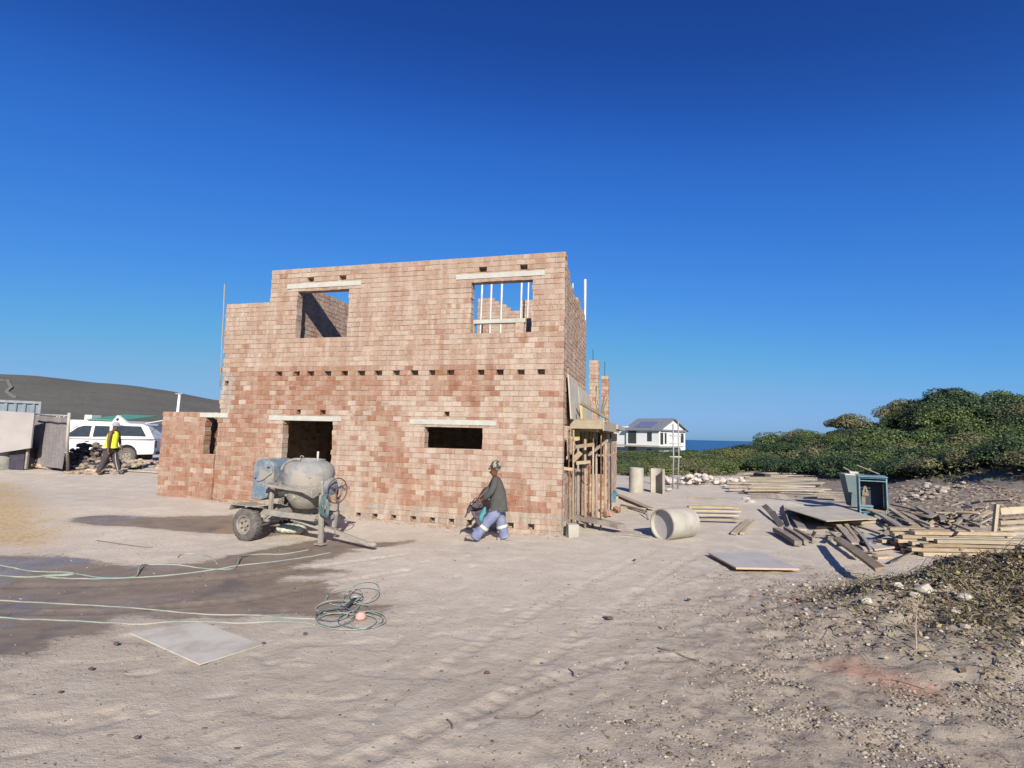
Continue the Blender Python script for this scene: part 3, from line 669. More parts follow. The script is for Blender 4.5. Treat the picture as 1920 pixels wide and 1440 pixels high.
# concrete plank laid across the upper right window
l0, l1 = FU(874, 605, .34), FU(986, 606, .34)
th_ = thing('concrete_plank', 'pale concrete plank lying across the bottom of the upper right window', 'plank', tuple(B((l0[0]+l1[0])/2, .34, l0[1]-.07)), -YAW)
mb = MB(); mb.box((0,0,.07), (l1[0]-l0[0], .13, .10), jit=.004); mb.build('slab', M['lintel'], th_, bevel=.006)
for s in (-1, 1):
    mb = MB(); hh = l0[1]-.05-3.74; L = (l1[0]-l0[0])/2-.14
    mb.box((s*L, .0, .02-hh/2), (.2,.11,hh), col=(.4,.25,.18)); mb.build('support_block', M['mortar'], th_)
# brick piers behind the deck, with reinforcing bars
def pier(pxl, pxr, ytop, v, zb, bars, label):
    mid = (pxl+pxr)/2; c0 = UVX(mid, v, 0); w = (pxr-pxl)/FPX*c0.y*.92; zt = P(mid, ytop, c0.y).z
    th_ = thing('brick_pier', label, 'pier', (c0.x, c0.y, zb), -YAW); b_, m_ = MB(), MB()
    brick_wall(b_, m_, lambda a, tt, z: (a, tt-.17, z), -w/2, w/2, 0, lambda u: zt-zb, .34, [], [], lambda u, z: 'ground', .025)
    q = b_.build('brickwork', M['brick'], th_, colors=True); m_.build('mortar', M['mortar'], q)
    for (bx, by) in bars:
        q = P(bx, by, c0.y); mb = MB(); x = (q.x-c0.x); mb.tube([(x*.9,0,zt-zb-.1),(x,0,q.z-zb)], .012, 6); mb.build('rebar', M['dark_steel'], th_)
pier(1104, 1124, 679, 6.2, .0, [(1112,655)], 'taller raw brick pier beyond the formwork deck')
pier(1127, 1142, 703, 7.6, .0, [(1134,678)], 'shorter raw brick pier beyond the formwork deck')

# ------------------------------------------------------------------ formwork deck on the right side of the house
ZD = zat(1095, 787, .75)
ua, ub = .05, (UVX(1130, .75, 0)-O).dot(Vector((CY,-SY,0)))
dk = thing('formwork_deck', 'projecting timber formwork deck at first floor level on props', 'formwork', tuple(B(0,.75,ZD)), -YAW)
ZB = zat(1095, 804, .75)-ZD
mb = MB(); mb.bbox((ua,0,ZB), (ub,.03,0), jit=.006); mb.build('front_board', M['pale_timber'], dk)
mb = MB(); mb.bbox((ua+.01,.032,-.05), (ub+.05,4.9,-.012)); mb.build('deck_sheet', M['ply'], dk)
mb = MB(); mb.bar((ub+.02,.03,ZB/2-.02), (ub+.10,4.9,ZB/2-.02), .03, .24); mb.build('side_board', M['pale_timber'], dk)
mb = MB(); mb.bbox((ua,-.005,-.012), (ub,.10,.014)); mb.build('edge_batten', M['timber'], dk)
for k in range(5):
    mb = MB(); v = .35+k*.95; mb.bbox((ua+.02,v,ZB-.06), (ub-.02,v+.08,ZB+.06)); mb.build('bearer', M['yellow_timber'], dk)
for i, (x0, x1, ty, mat_) in enumerate([(.12,.30,-.05,0)]): pass
# yellow hanging boards below the deck
for i, (px, w, h) in enumerate([(1080,.20,.26),(1097,.16,.30),(1112,.16,.24)]):
    q = UVX(px, 1.1+.25*i, ZD+ZB-.02); tb = MB(); tb.box((0,0,-h/2), (w,.04,h), jit=.01)
    o = tb.build('formwork_board', M['yellow_timber'], origin=True); o.location = (q.x, q.y, q.z-h); o.rotation_euler[2] = -YAW
    tag(o, ['leftmost','middle','rightmost'][i]+' of the yellow boards hanging under the formwork deck', 'board', 'yellow boards under the deck')
# two grey plywood sheets standing on the deck against the side wall
for i, (v0, v1, y0, y1, lean) in enumerate([(.28,1.80,702,718,.02),(1.92,4.6,720,742,.06)]):
    z0 = ZD+.0; zt = 3.66 if i == 0 else 3.56
    mb = MB(); mb.add([B(.10+lean,v0,z0),B(.13+lean,v0,z0),B(.035,v0+.02,zt),B(.065,v0+.02,zt),B(.10+lean,v1,z0),B(.13+lean,v1,z0),B(.035,v1+.04,zt-.03),B(.065,v1+.04,zt-.03)], [(0,1,3,2),(4,6,7,5),(0,4,5,1),(2,3,7,6),(0,2,6,4),(1,5,7,3)])
    tag(mb.build('plywood_sheet', M['ply']), ['narrow pale sheet leaning on the side wall nearest the corner', 'wide grey sheet leaning on the side wall further back'][i], 'plywood sheet')
mb = MB(); mb.bar(B(.25,1.0,ZD+.42), B(.75,3.4,ZD+.12), .05, .07); tag(mb.build('timber_batten', M['timber']), 'loose batten slanting across the deck in front of the grey sheet', 'batten')
mb = MB(); mb.bar(B(.32,.82,ZD+.002), B(.30,.82,ZD+.34), .05, .06); tag(mb.build('timber_batten', M['yellow_timber']), 'short upright batten standing on the front of the deck', 'batten')
for k, (px, y0, y1, v) in enumerate([(1121,725,758,4.2),(1124,745,775,4.4),(1128,760,790,4.6),(1133,770,792,4.0)]):
    c0 = UVX(px, v, 0); z0 = P(px, y1, c0.y).z; z1 = P(px, y0, c0.y).z; mb = MB()
    for q in range(2):
        a_ = Vector((c0.x+random.uniform(-.1,.1), c0.y+random.uniform(-.1,.1), z0)); mb.bar(a_, a_+Vector((random.uniform(-.2,.2), random.uniform(-.2,.2), z1-z0)), .04, .05)
    tag(mb.build('offcut_bundle', M['timber']), 'bundle of timber offcuts standing on the deck before the piers', 'timber', 'offcuts on the deck')
# props under the deck
PR = [(1067,.9,975,M['rust'],.018),(1077,.75,977,M['timber'],.024),(1085,1.5,960,M['grey_timber'],.03),(1091,2.2,955,M['rust'],.020),(1099,1.2,962,M['timber'],.036),(1105,1.9,958,M['rust'],.024),(1113,1.4,962,M['timber'],.032),(1119,2.3,952,M['grey_timber'],.034),(1128,1.0,962,M['rust'],.020),(1135,3.4,940,M['timber'],.026),(1146,4.4,932,M['dark_steel'],.022)]
for i, (px, v, yb, mt, r) in enumerate(PR):
    a = UVX(px, v, 0); a.z = tz(a.x, a.y)-.02; b = UVX(px+random.uniform(-1.5,1.5), v, ZD+ZB-.03)
    prop(a, b, r, mt, 'timber_prop' if mt in (M['timber'], M['grey_timber']) else 'steel_prop', ('rough timber pole propping the deck' if mt in (M['timber'], M['grey_timber']) else 'rusty steel prop under the deck')+' '+['nearest the brick corner','second from the brick corner','behind the corner opening','beside the yellow boards','thickest of the front row','between two thick poles','in the middle of the row','just right of the middle','at the front right corner','towards the far right','standing furthest right in shadow'][i], 'prop', 'props under the formwork deck')
for i, (p0, p1, w, h, v0, v1, lab) in enumerate([((1055,878),(1073,880),.05,.07,.5,.6,'short batten nailed across the corner opening low down'),((1078,838),(1114,833),.04,.08,.7,.9,'pale rail tied across the props at head height'),((1080,868),(1106,866),.04,.07,.8,1.0,'pale rail tied across the props at waist height'),((1072,866),(1089,848),.05,.12,.9,.9,'broad board nailed slantwise on the left props'),((1104,853),(1139,826),.05,.06,1.2,2.4,'long diagonal brace across the right props'),((1122,854),(1146,853),.03,.05,2.2,2.8,'thin rail between the far right props'),((1075,823),(1083,824),.04,.07,.72,.8,'stub of board high on the left prop')]):
    c0, c1 = UVX(p0[0], v0, 0), UVX(p1[0], v1, 0); c0 = P(*p0, c0.y); c1 = P(*p1, c1.y)
    mb = MB(); mb.bar(c0, c1, w, h, jit=.005); tag(mb.build('timber_rail', M['timber']), lab, 'timber', 'rails and braces on the props')
# ================================================================== CEMENT MIXER
W0 = G(462, 1013); TH = rad(22); ct, s_ = math.cos(TH), math.sin(TH)
mx = thing('cement_mixer', 'old towable cement mixer with blue engine cover and mortar caked drum', 'cement mixer', (W0.x+.565*s_, W0.y+.565*ct, W0.z-.01), -TH); mx.scale = (.87, .87, .87)
def wheel(parent, x, y, z, r, w, rz=0, out=-1, name='wheel', rim='rim'):
    m = Matrix.Translation((x, y, z))@Matrix.Rotation(PI/2, 4, 'X')
    mb = MB(); mb.lathe([(r*.56,-w/2),(r*.80,-w/2-.005),(r*.95,-w/2+.02),(r,-w/2+.05),(r,w/2-.05),(r*.95,w/2-.02),(r*.80,w/2+.005),(r*.56,w/2)], 36, m, close=True)
    for k in range(56):
        a = 2*PI*k/56; mb.box((x+math.cos(a)*(r-.006), y+(-.22 if k % 2 else .22)*w, z+math.sin(a)*(r-.006)), (.022, w*.36, .022), (0,-a,0))
    q = mb.build(name, M['tyre'], parent, auto=35)
    rb = MB(); o = out
    rb.lathe([(0,.0),(r*.16,.0),(r*.2,-.025),(r*.36,-.03),(r*.46,-.005),(r*.50,.035),(r*.57,.04),(r*.57,-.05),(0,-.05)], 28, Matrix.Translation((x, y+o*(w/2-.03), z))@Matrix.Rotation(PI/2*(1 if o < 0 else -1), 4, 'X'))
    for k in range(5):
        a = 2*PI*k/5; rb.tube([(x+math.cos(a)*r*.27, y+o*(w/2-.035), z+math.sin(a)*r*.27), (x+math.cos(a)*r*.27, y+o*(w/2+.012), z+math.sin(a)*r*.27)], .016, 6)
    rb.build(rim, M['rim'], q, auto=35); return q
wheel(mx, 0, -.65, .36, .36, .21); wheel(mx, 0, .65, .36, .36, .21, out=1)
mb = MB(); mb.bar((0,-.58,.345), (0,.58,.345), .07, .07); mb.bar((-.25,-.35,.42), (.3,-.35,.42), .06, .05); mb.bar((-.25,.35,.42), (.3,.35,.42), .06, .05); mb.build('axle', M['mixer_grey'], mx, bevel=.006)
fm = MB()
for sy in (-.36, .36):
    fm.bar((-.35,sy,.62), (1.62,sy,.57), .09, .12); fm.bar((.34,sy,.56), (.36,sy,1.36), .08, .07); fm.bar((.32,sy,.58), (.02,sy,.36), .06, .06)
    fm.bar((.95,sy*.9,.52), (1.62,sy*.3,.30), .05, .07)
for xx in (-.3,.34,1.6): fm.bar((xx,-.40,.60), (xx,.40,.60), .08, .10)
fm.bar((.36,-.60,1.23), (1.68,-.60,1.15), .04, .06); fm.bar((.36,.60,1.23), (1.68,.60,1.15), .04, .06)
fm.bar((.36,-.62,1.23), (.36,.62,1.23), .07, .08); fm.bar((1.68,-.62,1.15), (1.68,.62,1.15), .07, .08)
fm.bar((1.66,-.20,.02), (1.70,-.30,1.30), .10, .07, up=(0,1,0)); fm.bar((1.66,.20,.30), (1.70,.30,1.30), .09, .07, up=(0,1,0)); fm.bar((1.66,-.22,.55), (1.66,.22,.55), .08, .09)
fm.build('frame', M['mixer_grey'], mx, bevel=.008)
ft = MB(); ft.box((1.66,-.21,.015), (.22,.16,.025)); ft.build('foot_plate', M['mixer_grey'], mx)
tb = MB(); tb.bar((.9,-.30,.5), (1.9,-.04,.26), .06, .07); tb.bar((1.55,.0,.33), (2.80,0,.075), .075, .075); tb.tube([(2.78,0,.08),(2.88,0,.075),(2.95,0,.085)], [.05,.055,.03], 10); tb.build('tow_bar', M['mixer_grey'], mx, bevel=.006)
dm = Matrix.Translation((1.03,0,.72))@Matrix.Rotation(rad(2), 4, 'Y')
mb = MB(); mb.lathe([(.0,0),(.26,0),(.30,.02),(.44,.22),(.51,.42),(.53,.47),(.53,.50)], 40, dm)
for k in range(16):
    a = -PI+k*.21; mb.rock(dm@Vector((.46*math.cos(a), .46*math.sin(a), .28+.09*((k*5) % 4)/3)), .03+.012*(k % 3), None, (1,.7,1))
mb.build('drum_bowl', M['mixer_grey'], mx, auto=40)
mb = MB(); mb.lathe([(.555,.44),(.585,.45),(.59,.52),(.555,.53)], 40, dm, close=True)
for k in range(64):
    a = 2*PI*k/64; mb.box(dm@Vector((.598*math.cos(a), .598*math.sin(a), .485)), (.034,.026,.05), (0,0,a))
mb.build('drum_ring', M['mixer_grey'], mx, auto=40)
mb = MB(); mb.lathe([(.53,.52),(.545,.56),(.55,.82),(.535,.90),(.47,.99),(.36,1.05),(.33,1.055),(.33,1.09),(.29,1.09),(.28,1.0),(.2,.7),(0,.65)], 44, dm)
for k in range(12):
    a = -PI*.9+k*PI*.16; mb.rock(dm@Vector((.53*math.cos(a), .53*math.sin(a), .60+.22*((k*7) % 5)/5)), .035+.02*(k % 3), None, (1,.6,1))
mb.build('drum_top', M['mixer_top'], mx, auto=38)
mb = MB(); arc = [(1.03+.50*math.cos(a)*.9, -.30-.05, .72+.80+.29*math.sin(a)) for a in np.linspace(PI*.98, PI*.45, 10)]; mb.tube(arc, .035, 8); mb.tube([(1.0+.05*math.cos(a), -.2, 1.84+.045*math.sin(a)) for a in np.linspace(0, PI, 7)], .012, 6)
mb.build('drum_handle', M['mixer_grey'], mx, smooth=True)
mb = MB(); mb.tube([(1.36,-.1,1.72),(1.36,-.1,1.99)], .024, 8); mb.build('lever', M['lintel'], mx, smooth=True)
# engine cover: rounded box leaning back
prof = [(-.31,.86),(-.02,.84),(.14,.90),(.29,1.14),(.33,1.42),(.32,1.62),(.26,1.72),(.12,1.785),(-.06,1.78),(-.18,1.74),(-.23,1.66),(-.25,1.40)]
mb = MB(); mb.prism(prof, -.34, .34); mb.build('engine_cover', M['mixer_blue'], mx, bevel=.03)
pr2 = [(-.24,1.36),(-.10,1.27),(.06,1.30),(.20,1.40),(.315,1.46),(.30,1.62),(.22,1.70),(.10,1.75),(-.06,1.755),(-.18,1.71),(-.225,1.6)]
mb = MB(); mb.prism(pr2, -.375, -.335); q = mb.build('access_panel', M['mixer_blue'], mx, bevel=.012)
hb_ = MB(); hb_.lathe([(0,0),(.022,0),(.022,.012),(0,.012)], 12, Matrix.Translation((-.14,-.374,1.34))@Matrix.Rotation(PI/2, 4, 'X')); hb_.build('panel_bolt', M['black'], q); hb_ = MB(); hb_.box((.22,-.378,1.60), (.09,.012,.03)); hb_.build('panel_catch', M['black'], q)
mb = MB(); mb.add([(-.36,-.86,.68),(-.30,-.86,.80),(.30,-.86,.80),(-.36,-.44,.68),(-.30,-.44,.80),(.30,-.44,.80),(-.345,-.86,.67),(-.29,-.86,.785),(.30,-.86,.785),(-.345,-.44,.67),(-.29,-.44,.785),(.30,-.44,.785)], [(0,1,4,3),(1,2,5,4),(6,9,10,7),(7,10,11,8),(0,6,7,1),(1,7,8,2),(3,4,10,9),(4,5,11,10),(2,8,11,5),(0,3,9,6)]); mb.build('mudguard', M['mixer_grey'], mx)
# steering hand wheel, gear case and hanging cable coil
hw = MB(); R_ = .27; cx, cz = 1.95, 1.16
hw.tube([(cx+.04*math.cos(a), -.10+R_*math.cos(a), cz+R_*math.sin(a)) for a in np.linspace(0, 2*PI, 28)[:-1]], .012, 7, closed=True)
for a in (.5, .5+2*PI/3, .5+4*PI/3): hw.tube([(cx-.03,-.10,cz), (cx+.04*math.cos(a), -.10+R_*math.cos(a), cz+R_*math.sin(a))], .012, 6)
hw.tube([(1.70,-.10,cz),(cx,-.10,cz)], .022, 8)
o = hw.build('hand_wheel', M['red'], mx, smooth=True)
mb = MB(); mb.lathe([(0,0),(.17,0),(.19,.02),(.19,.10),(.14,.13),(0,.13)], 24, Matrix.Translation((1.72,-.12,1.24))@Matrix.Rotation(PI/2, 4, 'Y')); mb.build('gear_case', M['mixer_blue'], mx, auto=40)
mb = MB()
for k in range(4):
    mb.tube([(1.80+.03*k+.02*math.sin(3*a), -.33+.13*math.cos(a)*(1-.1*k), .86+.21*math.sin(a)*(1+.06*k)) for a in np.linspace(0, 2*PI, 20)[:-1]], .013, 6, closed=True)
mb.build('cable_coil', M['hose_dark'], mx, smooth=True)
# sack and boards under the mixer
g = G(546, 1000); mb = MB()
ns, nt = 16, 9; vs = []; fs = []
for i in range(ns+1):
    a = -1+2*i/ns
    for j in range(nt):
        b = 2*PI*j/nt; w_ = (1-abs(a)**3.2)**.5; vs.append((a*.33+.02*math.sin(b*3+i), math.cos(b)*.19*w_+.015*math.sin(i*1.7+b*2), .09+math.sin(b)*.095*w_+.012*math.sin(i*2.3+b)))
for i in range(ns):
    for j in range(nt): fs.append((i*nt+j, i*nt+(j+1) % nt, (i+1)*nt+(j+1) % nt, (i+1)*nt+j))
mb.add(vs, fs); o = mb.build('cement_sack', M['sack'], smooth=True); o.location = (g.x, g.y, g.z-.01); o.rotation_euler[2] = rad(-15); tag(o, 'half empty white cement sack lying under the mixer', 'sack')
mb = MB(); mb.bar(G(497,990)+Vector((0,.3,.10)), G(536,975)+Vector((0,.2,.22)), .28, .03); tag(mb.build('plywood_offcut', M['ply']), 'sloping board offcut under the mixer frame', 'board')

# ================================================================== PEOPLE
def smooth_path(pts, n=6):
    out = []; N = len(pts)
    for i in range(N-1):
        p0, p1_, p2_, p3 = (pts[max(i-1,0)], pts[i], pts[i+1], pts[min(i+2,N-1)])
        for k in range(n):
            t_ = k/n; out.append(.5*((2*p1_)+(p2_-p0)*t_+(2*p0-5*p1_+4*p2_-p3)*t_*t_+(3*p1_-p0-3*p2_+p3)*t_**3))
    out.append(pts[-1]); return out
def skin(name, J, bones, root, mat, parent, sub=2, extra=None):
    idx = {}; vs = []
    for k in J: idx[k] = len(vs); vs.append(J[k][:3])
    me = bpy.data.meshes.new(name); me.from_pydata(vs, [(idx[a], idx[b]) for a, b in bones], []); me.update()
    o = bpy.data.objects.new(name, me); C.objects.link(o)
    m = o.modifiers.new('skin', 'SKIN'); m.use_smooth_shade = True; m.branch_smoothing = .4
    sv = me.skin_vertices[0].data
    for k in J:
        r = J[k][3]; sv[idx[k]].radius = r if isinstance(r, tuple) else (r, r); sv[idx[k]].use_root = (k == root)
    if sub: s2 = o.modifiers.new('sub', 'SUBSURF'); s2.levels = sub; s2.render_levels = sub
    dg = bpy.context.evaluated_depsgraph_get(); nm = bpy.data.meshes.new_from_object(o.evaluated_get(dg)); nm.name = name
    o.modifiers.clear(); o.data = nm; nm.materials.clear(); nm.materials.append(mat); nm.polygons.foreach_set('use_smooth', [True]*len(nm.polygons)); o.parent = parent
    return o
def finger_chains(J, bn, hand, base, dirv, side, curl, s=1.0, tag_='n'):
    """five fingers rooted in the palm, bent towards curl"""
    d = Vector(dirv).normalized(); sd = Vector(side).normalized(); cu = Vector(curl).normalized(); p = Vector(base)
    for i, (off, L) in enumerate([(-.030,.072),(-.011,.084),(.010,.078),(.028,.060)]):
        k0 = p+sd*off*s+d*.055*s; k1 = k0+(d*.75+cu*.45).normalized()*L*.5*s; k2 = k1+(d*.15+cu*.95).normalized()*L*.45*s
        for q, (pt, r) in enumerate(((k0,.0105),(k1,.0095),(k2,.008))): J[f'{tag_}f{i}{q}'] = (*pt, r*s)
        bn += [(hand, f'{tag_}f{i}0'), (f'{tag_}f{i}0', f'{tag_}f{i}1'), (f'{tag_}f{i}1', f'{tag_}f{i}2')]
    t0 = p-sd*.035*s+d*.01*s; t1 = t0+(-sd*.5+d*.7+cu*.5).normalized()*.035*s; t2 = t1+(d*.7+cu*.7).normalized()*.03*s
    for q, (pt, r) in enumerate(((t0,.012),(t1,.010),(t2,.0085))): J[f'{tag_}t{q}'] = (*pt, r*s)
    bn += [(hand, f'{tag_}t0'), (f'{tag_}t0', f'{tag_}t1'), (f'{tag_}t1', f'{tag_}t2')]
# ---- the man walking along the wall, facing left
g1 = G(926, 1015); K1 = g1.y/FPX*1.0
p1 = thing('person', 'man in grey jacket and blue work trousers walking along the brick wall with a bundle', 'person', tuple(g1))
def q1(px, py, y=0): return ((px-926)*K1+(py-1015)*K1*.012, y, (1015-py)*K1)
J = {}
def put(k, px, py, y, r): J[k] = (*q1(px, py, y), r)
put('pelvis',931,955,0,.12); put('waist',931,938,0,.125); put('chest',929,916,0,.145); put('upper',928,902,0,.125); put('neck',926,896,0,.060); put('skull0',924.5,889.5,0,.078); put('skull1',925.5,880.5,0,(.098,.098)); put('crown',926.2,873.5,0,.078)
put('jaw',919.2,890.5,0,.042); put('brow',918.6,880.5,0,.048); put('nose',914.2,885,0,.016); put('lip',915.6,889.8,0,.021)
put('shn',929,901,-.17,.066); put('eln',921,924,-.235,.046); put('wrn',904,939,-.17,.030); put('han',899.5,942,-.165,(.024,.038))
put('shf',927,901,.17,.066); put('elf',917,922,.21,.046); put('wrf',900,935,.10,.030); put('haf',896,939,.07,(.024,.038))
put('hin',930,958,-.09,.098); put('knn',908,983,-.10,.064); put('ann',892,1007,-.10,.043); put('ton',879.5,1009.5,-.11,.034); put('hen',895.5,1010.5,-.10,.036)
put('hif',932,958,.09,.098); put('knf',938,984,.10,.064); put('anf',945,1008,.11,.043); put('tof',936,1013,.12,.034); put('hef',947.5,1012,.11,.034)
bn = [('pelvis','waist'),('waist','chest'),('chest','upper'),('upper','neck'),('neck','skull0'),('skull0','skull1'),('skull1','crown'),('skull0','jaw'),('skull1','brow'),('brow','nose'),('jaw','lip'),
      ('upper','shn'),('shn','eln'),('eln','wrn'),('wrn','han'),('upper','shf'),('shf','elf'),('elf','wrf'),('wrf','haf'),
      ('pelvis','hin'),('hin','knn'),('knn','ann'),('ann','ton'),('ann','hen'),('pelvis','hif'),('hif','knf'),('knf','anf'),('anf','tof'),('anf','hef')]
finger_chains(J, bn, 'han', Vector(J['han'][:3]), (-.8,0,-.5), (0,1,0), (.2,0,-1), 1.0, 'n'); finger_chains(J, bn, 'haf', Vector(J['haf'][:3]), (-.8,0,-.5), (0,1,0), (.2,0,-1), 1.0, 'f')
skin('body', J, bn, 'pelvis', M['skin'], p1)
def face(parent, c, s, y):   # two eyes and an ear on the camera side
    for dy in (-.028,.028):
        mb = MB(); mb.lathe([(0,.010),(.007,.007),(.010,0),(.007,-.007),(0,-.010)], 8, Matrix.Translation((c[0]+s*.092, y+dy, c[2]+.006))); mb.build('eye', M['sign_white'], parent, smooth=True)
    mb = MB(); mb.tube([(c[0]-s*.005+.012*math.cos(a), y-.096, c[2]-.005+.028*math.sin(a)) for a in np.linspace(0, 2*PI, 12)[:-1]], .008, 6, closed=True); mb.build('ear', M['skin'], parent, smooth=True)
hc = q1(925, 882)
face(p1, hc, -1, 0)
JJ = {}
def pj(k, px, py, y, r): JJ[k] = (*q1(px, py, y), r)
pj('hem',934,958,0,(.185,.20)); pj('waist',933,944,0,(.178,.195)); pj('chest',931,920,0,(.172,.19)); pj('upper',929,905,0,(.150,.165)); pj('col',927,898.5,0,.095)
pj('shn',929,902,-.175,.088); pj('eln',921.5,924,-.245,.072); pj('cuf',906,938,-.18,.052); pj('shf',927,902,.175,.086); pj('elf',917,922,.215,.070); pj('cuff',902,934,.115,.052)
jb = [('hem','waist'),('waist','chest'),('chest','upper'),('upper','col'),('upper','shn'),('shn','eln'),('eln','cuf'),('upper','shf'),('shf','elf'),('elf','cuff')]
skin('jacket', JJ, jb, 'waist', M['jacket'], p1)
def baggy(paths, n=18):
    """trouser legs as lofted tubes with soft folds and open flat hems"""
    mb = MB(); vs = []; fs = []
    for path in paths:
        base = len(vs); pts = [Vector(q[0]) for q in path]; rr = [q[1] for q in path]; sp_ = smooth_path(pts, 5); N = len(sp_)
        for i, q in enumerate(sp_):
            t_ = i/(N-1)*(len(rr)-1); k = min(int(t_), len(rr)-2); r = rr[k]+(rr[k+1]-rr[k])*(t_-k); d = (sp_[min(i+1, N-1)]-sp_[max(i-1, 0)]).normalized(); u = Vector((0,1,0)); u = (u-d*u.dot(d)).normalized(); w_ = d.cross(u)
            for m in range(n):
                a = 2*PI*m/n; f = 1+.055*math.sin(3*a+i*.9)+.04*math.sin(5*a-i*1.7)*(i/N); vs.append(q+(u*math.cos(a)+w_*math.sin(a))*r*f)
        for i in range(N-1):
            for m in range(n): fs.append((base+i*n+m, base+i*n+(m+1) % n, base+(i+1)*n+(m+1) % n, base+(i+1)*n+m))
        fs.append(tuple(base+m for m in range(n-1,-1,-1))); fs.append(tuple(base+(N-1)*n+m for m in range(n)))
    mb.add(vs, fs); return mb
Q = lambda px, py, y: q1(px, py, y)
baggy([[(Q(933,946,0),.12),(Q(931,955,-.03),.135),(Q(923,968,-.085),.122),(Q(909,985,-.105),.108),(Q(899.5,997,-.105),.104),(Q(891.5,1007.5,-.10),.108)],
       [(Q(933,946,0),.12),(Q(934,955,.03),.135),(Q(936,968,.085),.122),(Q(939.5,985,.10),.108),(Q(943,998,.105),.102),(Q(945.5,1009,.11),.106)]]).build('trousers', M['trousers'], p1, auto=60)
for a, b, y, r in (((909,985),(905.6,989.5),-.105,.121),((939.6,986.5),(940.9,991.5),.10,.121)):
    mb = MB(); mb.tube([q1(*a, y), q1(*b, y)], r, 18, cap=False); mb.build('reflective_band', M['reflect'], p1, smooth=True)
for (hx, hy), (tx, ty), y in (((895.5,1010),(875.5,1006.5),-.105),((950,1012.5),(931,1014.0),.115)):
    JJ = {}; pj('h',hx,hy,y,.056); pj('m',(hx+tx)/2,(hy+ty)/2-.2,y,(.052,.058)); pj('t',tx-1,ty,y,(.040,.052)); pj('a',hx-2,hy-4,y,.062)
    b_ = skin('boot', JJ, [('h','m'),('m','t'),('h','a')], 'm', M['shoe'], p1)
    mb = MB(); a0, a1 = Vector(q1(hx+1.5, hy+3.2, y)), Vector(q1(tx-2.5, ty+2.4, y)); mb.bar(a0, a1, .10, .028); mb.build('sole', M['sole'], b_, bevel=.008)
mb = MB(); hcv = Vector(q1(927, 877))
mb.lathe([(0,.108),(.045,.102),(.082,.080),(.103,.040),(.108,.0),(.105,-.045),(.098,-.070),(.090,-.070),(.090,0),(0,.085)], 24, Matrix.Translation(hcv+Vector((.012,0,-.004)))@Matrix.Rotation(rad(30), 4, 'Y')@Matrix.Diagonal((1.02,.95,1,1)))
mb.rock(hcv+Vector((.10,0,-.055)), .032)
mb.build('headscarf', M['scarf'], p1, smooth=True)
# the bundle he carries
bb = q1(895, 962); bo = thing('bundle', 'dark crumpled jacket and straps held in front by the walking man', 'bundle', (g1.x+bb[0], g1.y-.12, g1.z+bb[2]))
JB = {'a':(.02,0,.27,.05),'b':(-.02,0,.16,.085),'c':(.0,.02,0,.11),'d':(.06,0,-.14,.10),'e':(.10,-.02,-.29,.075),'f':(.12,0,-.36,.035),'g':(-.15,0,.07,.05),'h':(-.19,0,-.03,.025),'i':(.12,.02,.12,.05)}
skin('cloth', JB, [('a','b'),('b','c'),('c','d'),('d','e'),('e','f'),('b','g'),('g','h'),('b','i')], 'c', M['bag_dark'], bo)
mb = MB(); mb.tube([(-.02,-.10,.24),(-.13,-.10,.20),(-.19,-.08,.08),(-.21,-.06,-.05),(-.25,-.05,-.10)], .014, 6); mb.tube([(.06,-.10,.30),(-.04,-.12,.30),(-.11,-.10,.20)], .012, 6); mb.build('strap', M['black'], bo, smooth=True)
bb2 = q1(905, 966); bo2 = thing('cloth', 'bright teal cloth hanging from the hand of the walking man', 'cloth', (g1.x+bb2[0]+.01, g1.y-.20, g1.z+bb2[2]))
JB = {'a':(.05,0,.17,.03),'b':(.0,0,.07,.055),'c':(-.04,0,-.05,.06),'d':(-.02,0,-.15,.045),'e':(.05,.01,.0,.045)}
skin('cloth_fold', JB, [('a','b'),('b','c'),('c','d'),('b','e')], 'b', M['teal'], bo2)
# ---- the man in the yellow vest, at the rubble on the left, facing right and away
g2 = G(204, 890); K2 = g2.y/FPX
p2 = thing('person', 'man in a bright yellow vest and grey cap walking past the white pickup', 'person', tuple(g2), rad(8))
def q2(px, py, y=0): return ((px-204)*K2, y, (890-py)*K2)
J = {}
def put(k, px, py, y, r): J[k] = (*q2(px, py, y), r)
put('pelvis',203,842,0,.12); put('waist',203.5,832,0,.125); put('chest',205,820,0,.15); put('upper',206.5,811,0,.13); put('neck',208,806.5,0,.056); put('sk0',209,803,0,.066); put('sk1',208.6,799.2,0,(.088,.095)); put('crown',208.2,796,0,.07); put('jaw',211.2,803,0,.036); put('brow',212,799.5,0,.045); put('nose',213.3,801.3,0,.013)
put('shn',206,812,-.20,.070); put('eln',205.5,828,-.25,.052); put('wrn',206,842,-.24,.036); put('han',206,846.5,-.24,(.026,.045)); put('shf',207,812,.20,.07); put('elf',210,827,.25,.05); put('wrf',214,838,.20,.034); put('haf',216,841.5,.20,(.026,.042))
put('hin',202.5,845,-.09,.10); put('knn',196.5,866,-.10,.068); put('ann',188.5,886,-.10,.048); put('ton',194,889,-.11,.036); put('hen',187,888,-.10,.038); put('hif',203.5,845,.09,.10); put('knf',212,865,.09,.068); put('anf',218,884,.10,.048); put('tof',225,888,.10,.036); put('hef',216.5,887,.10,.038)
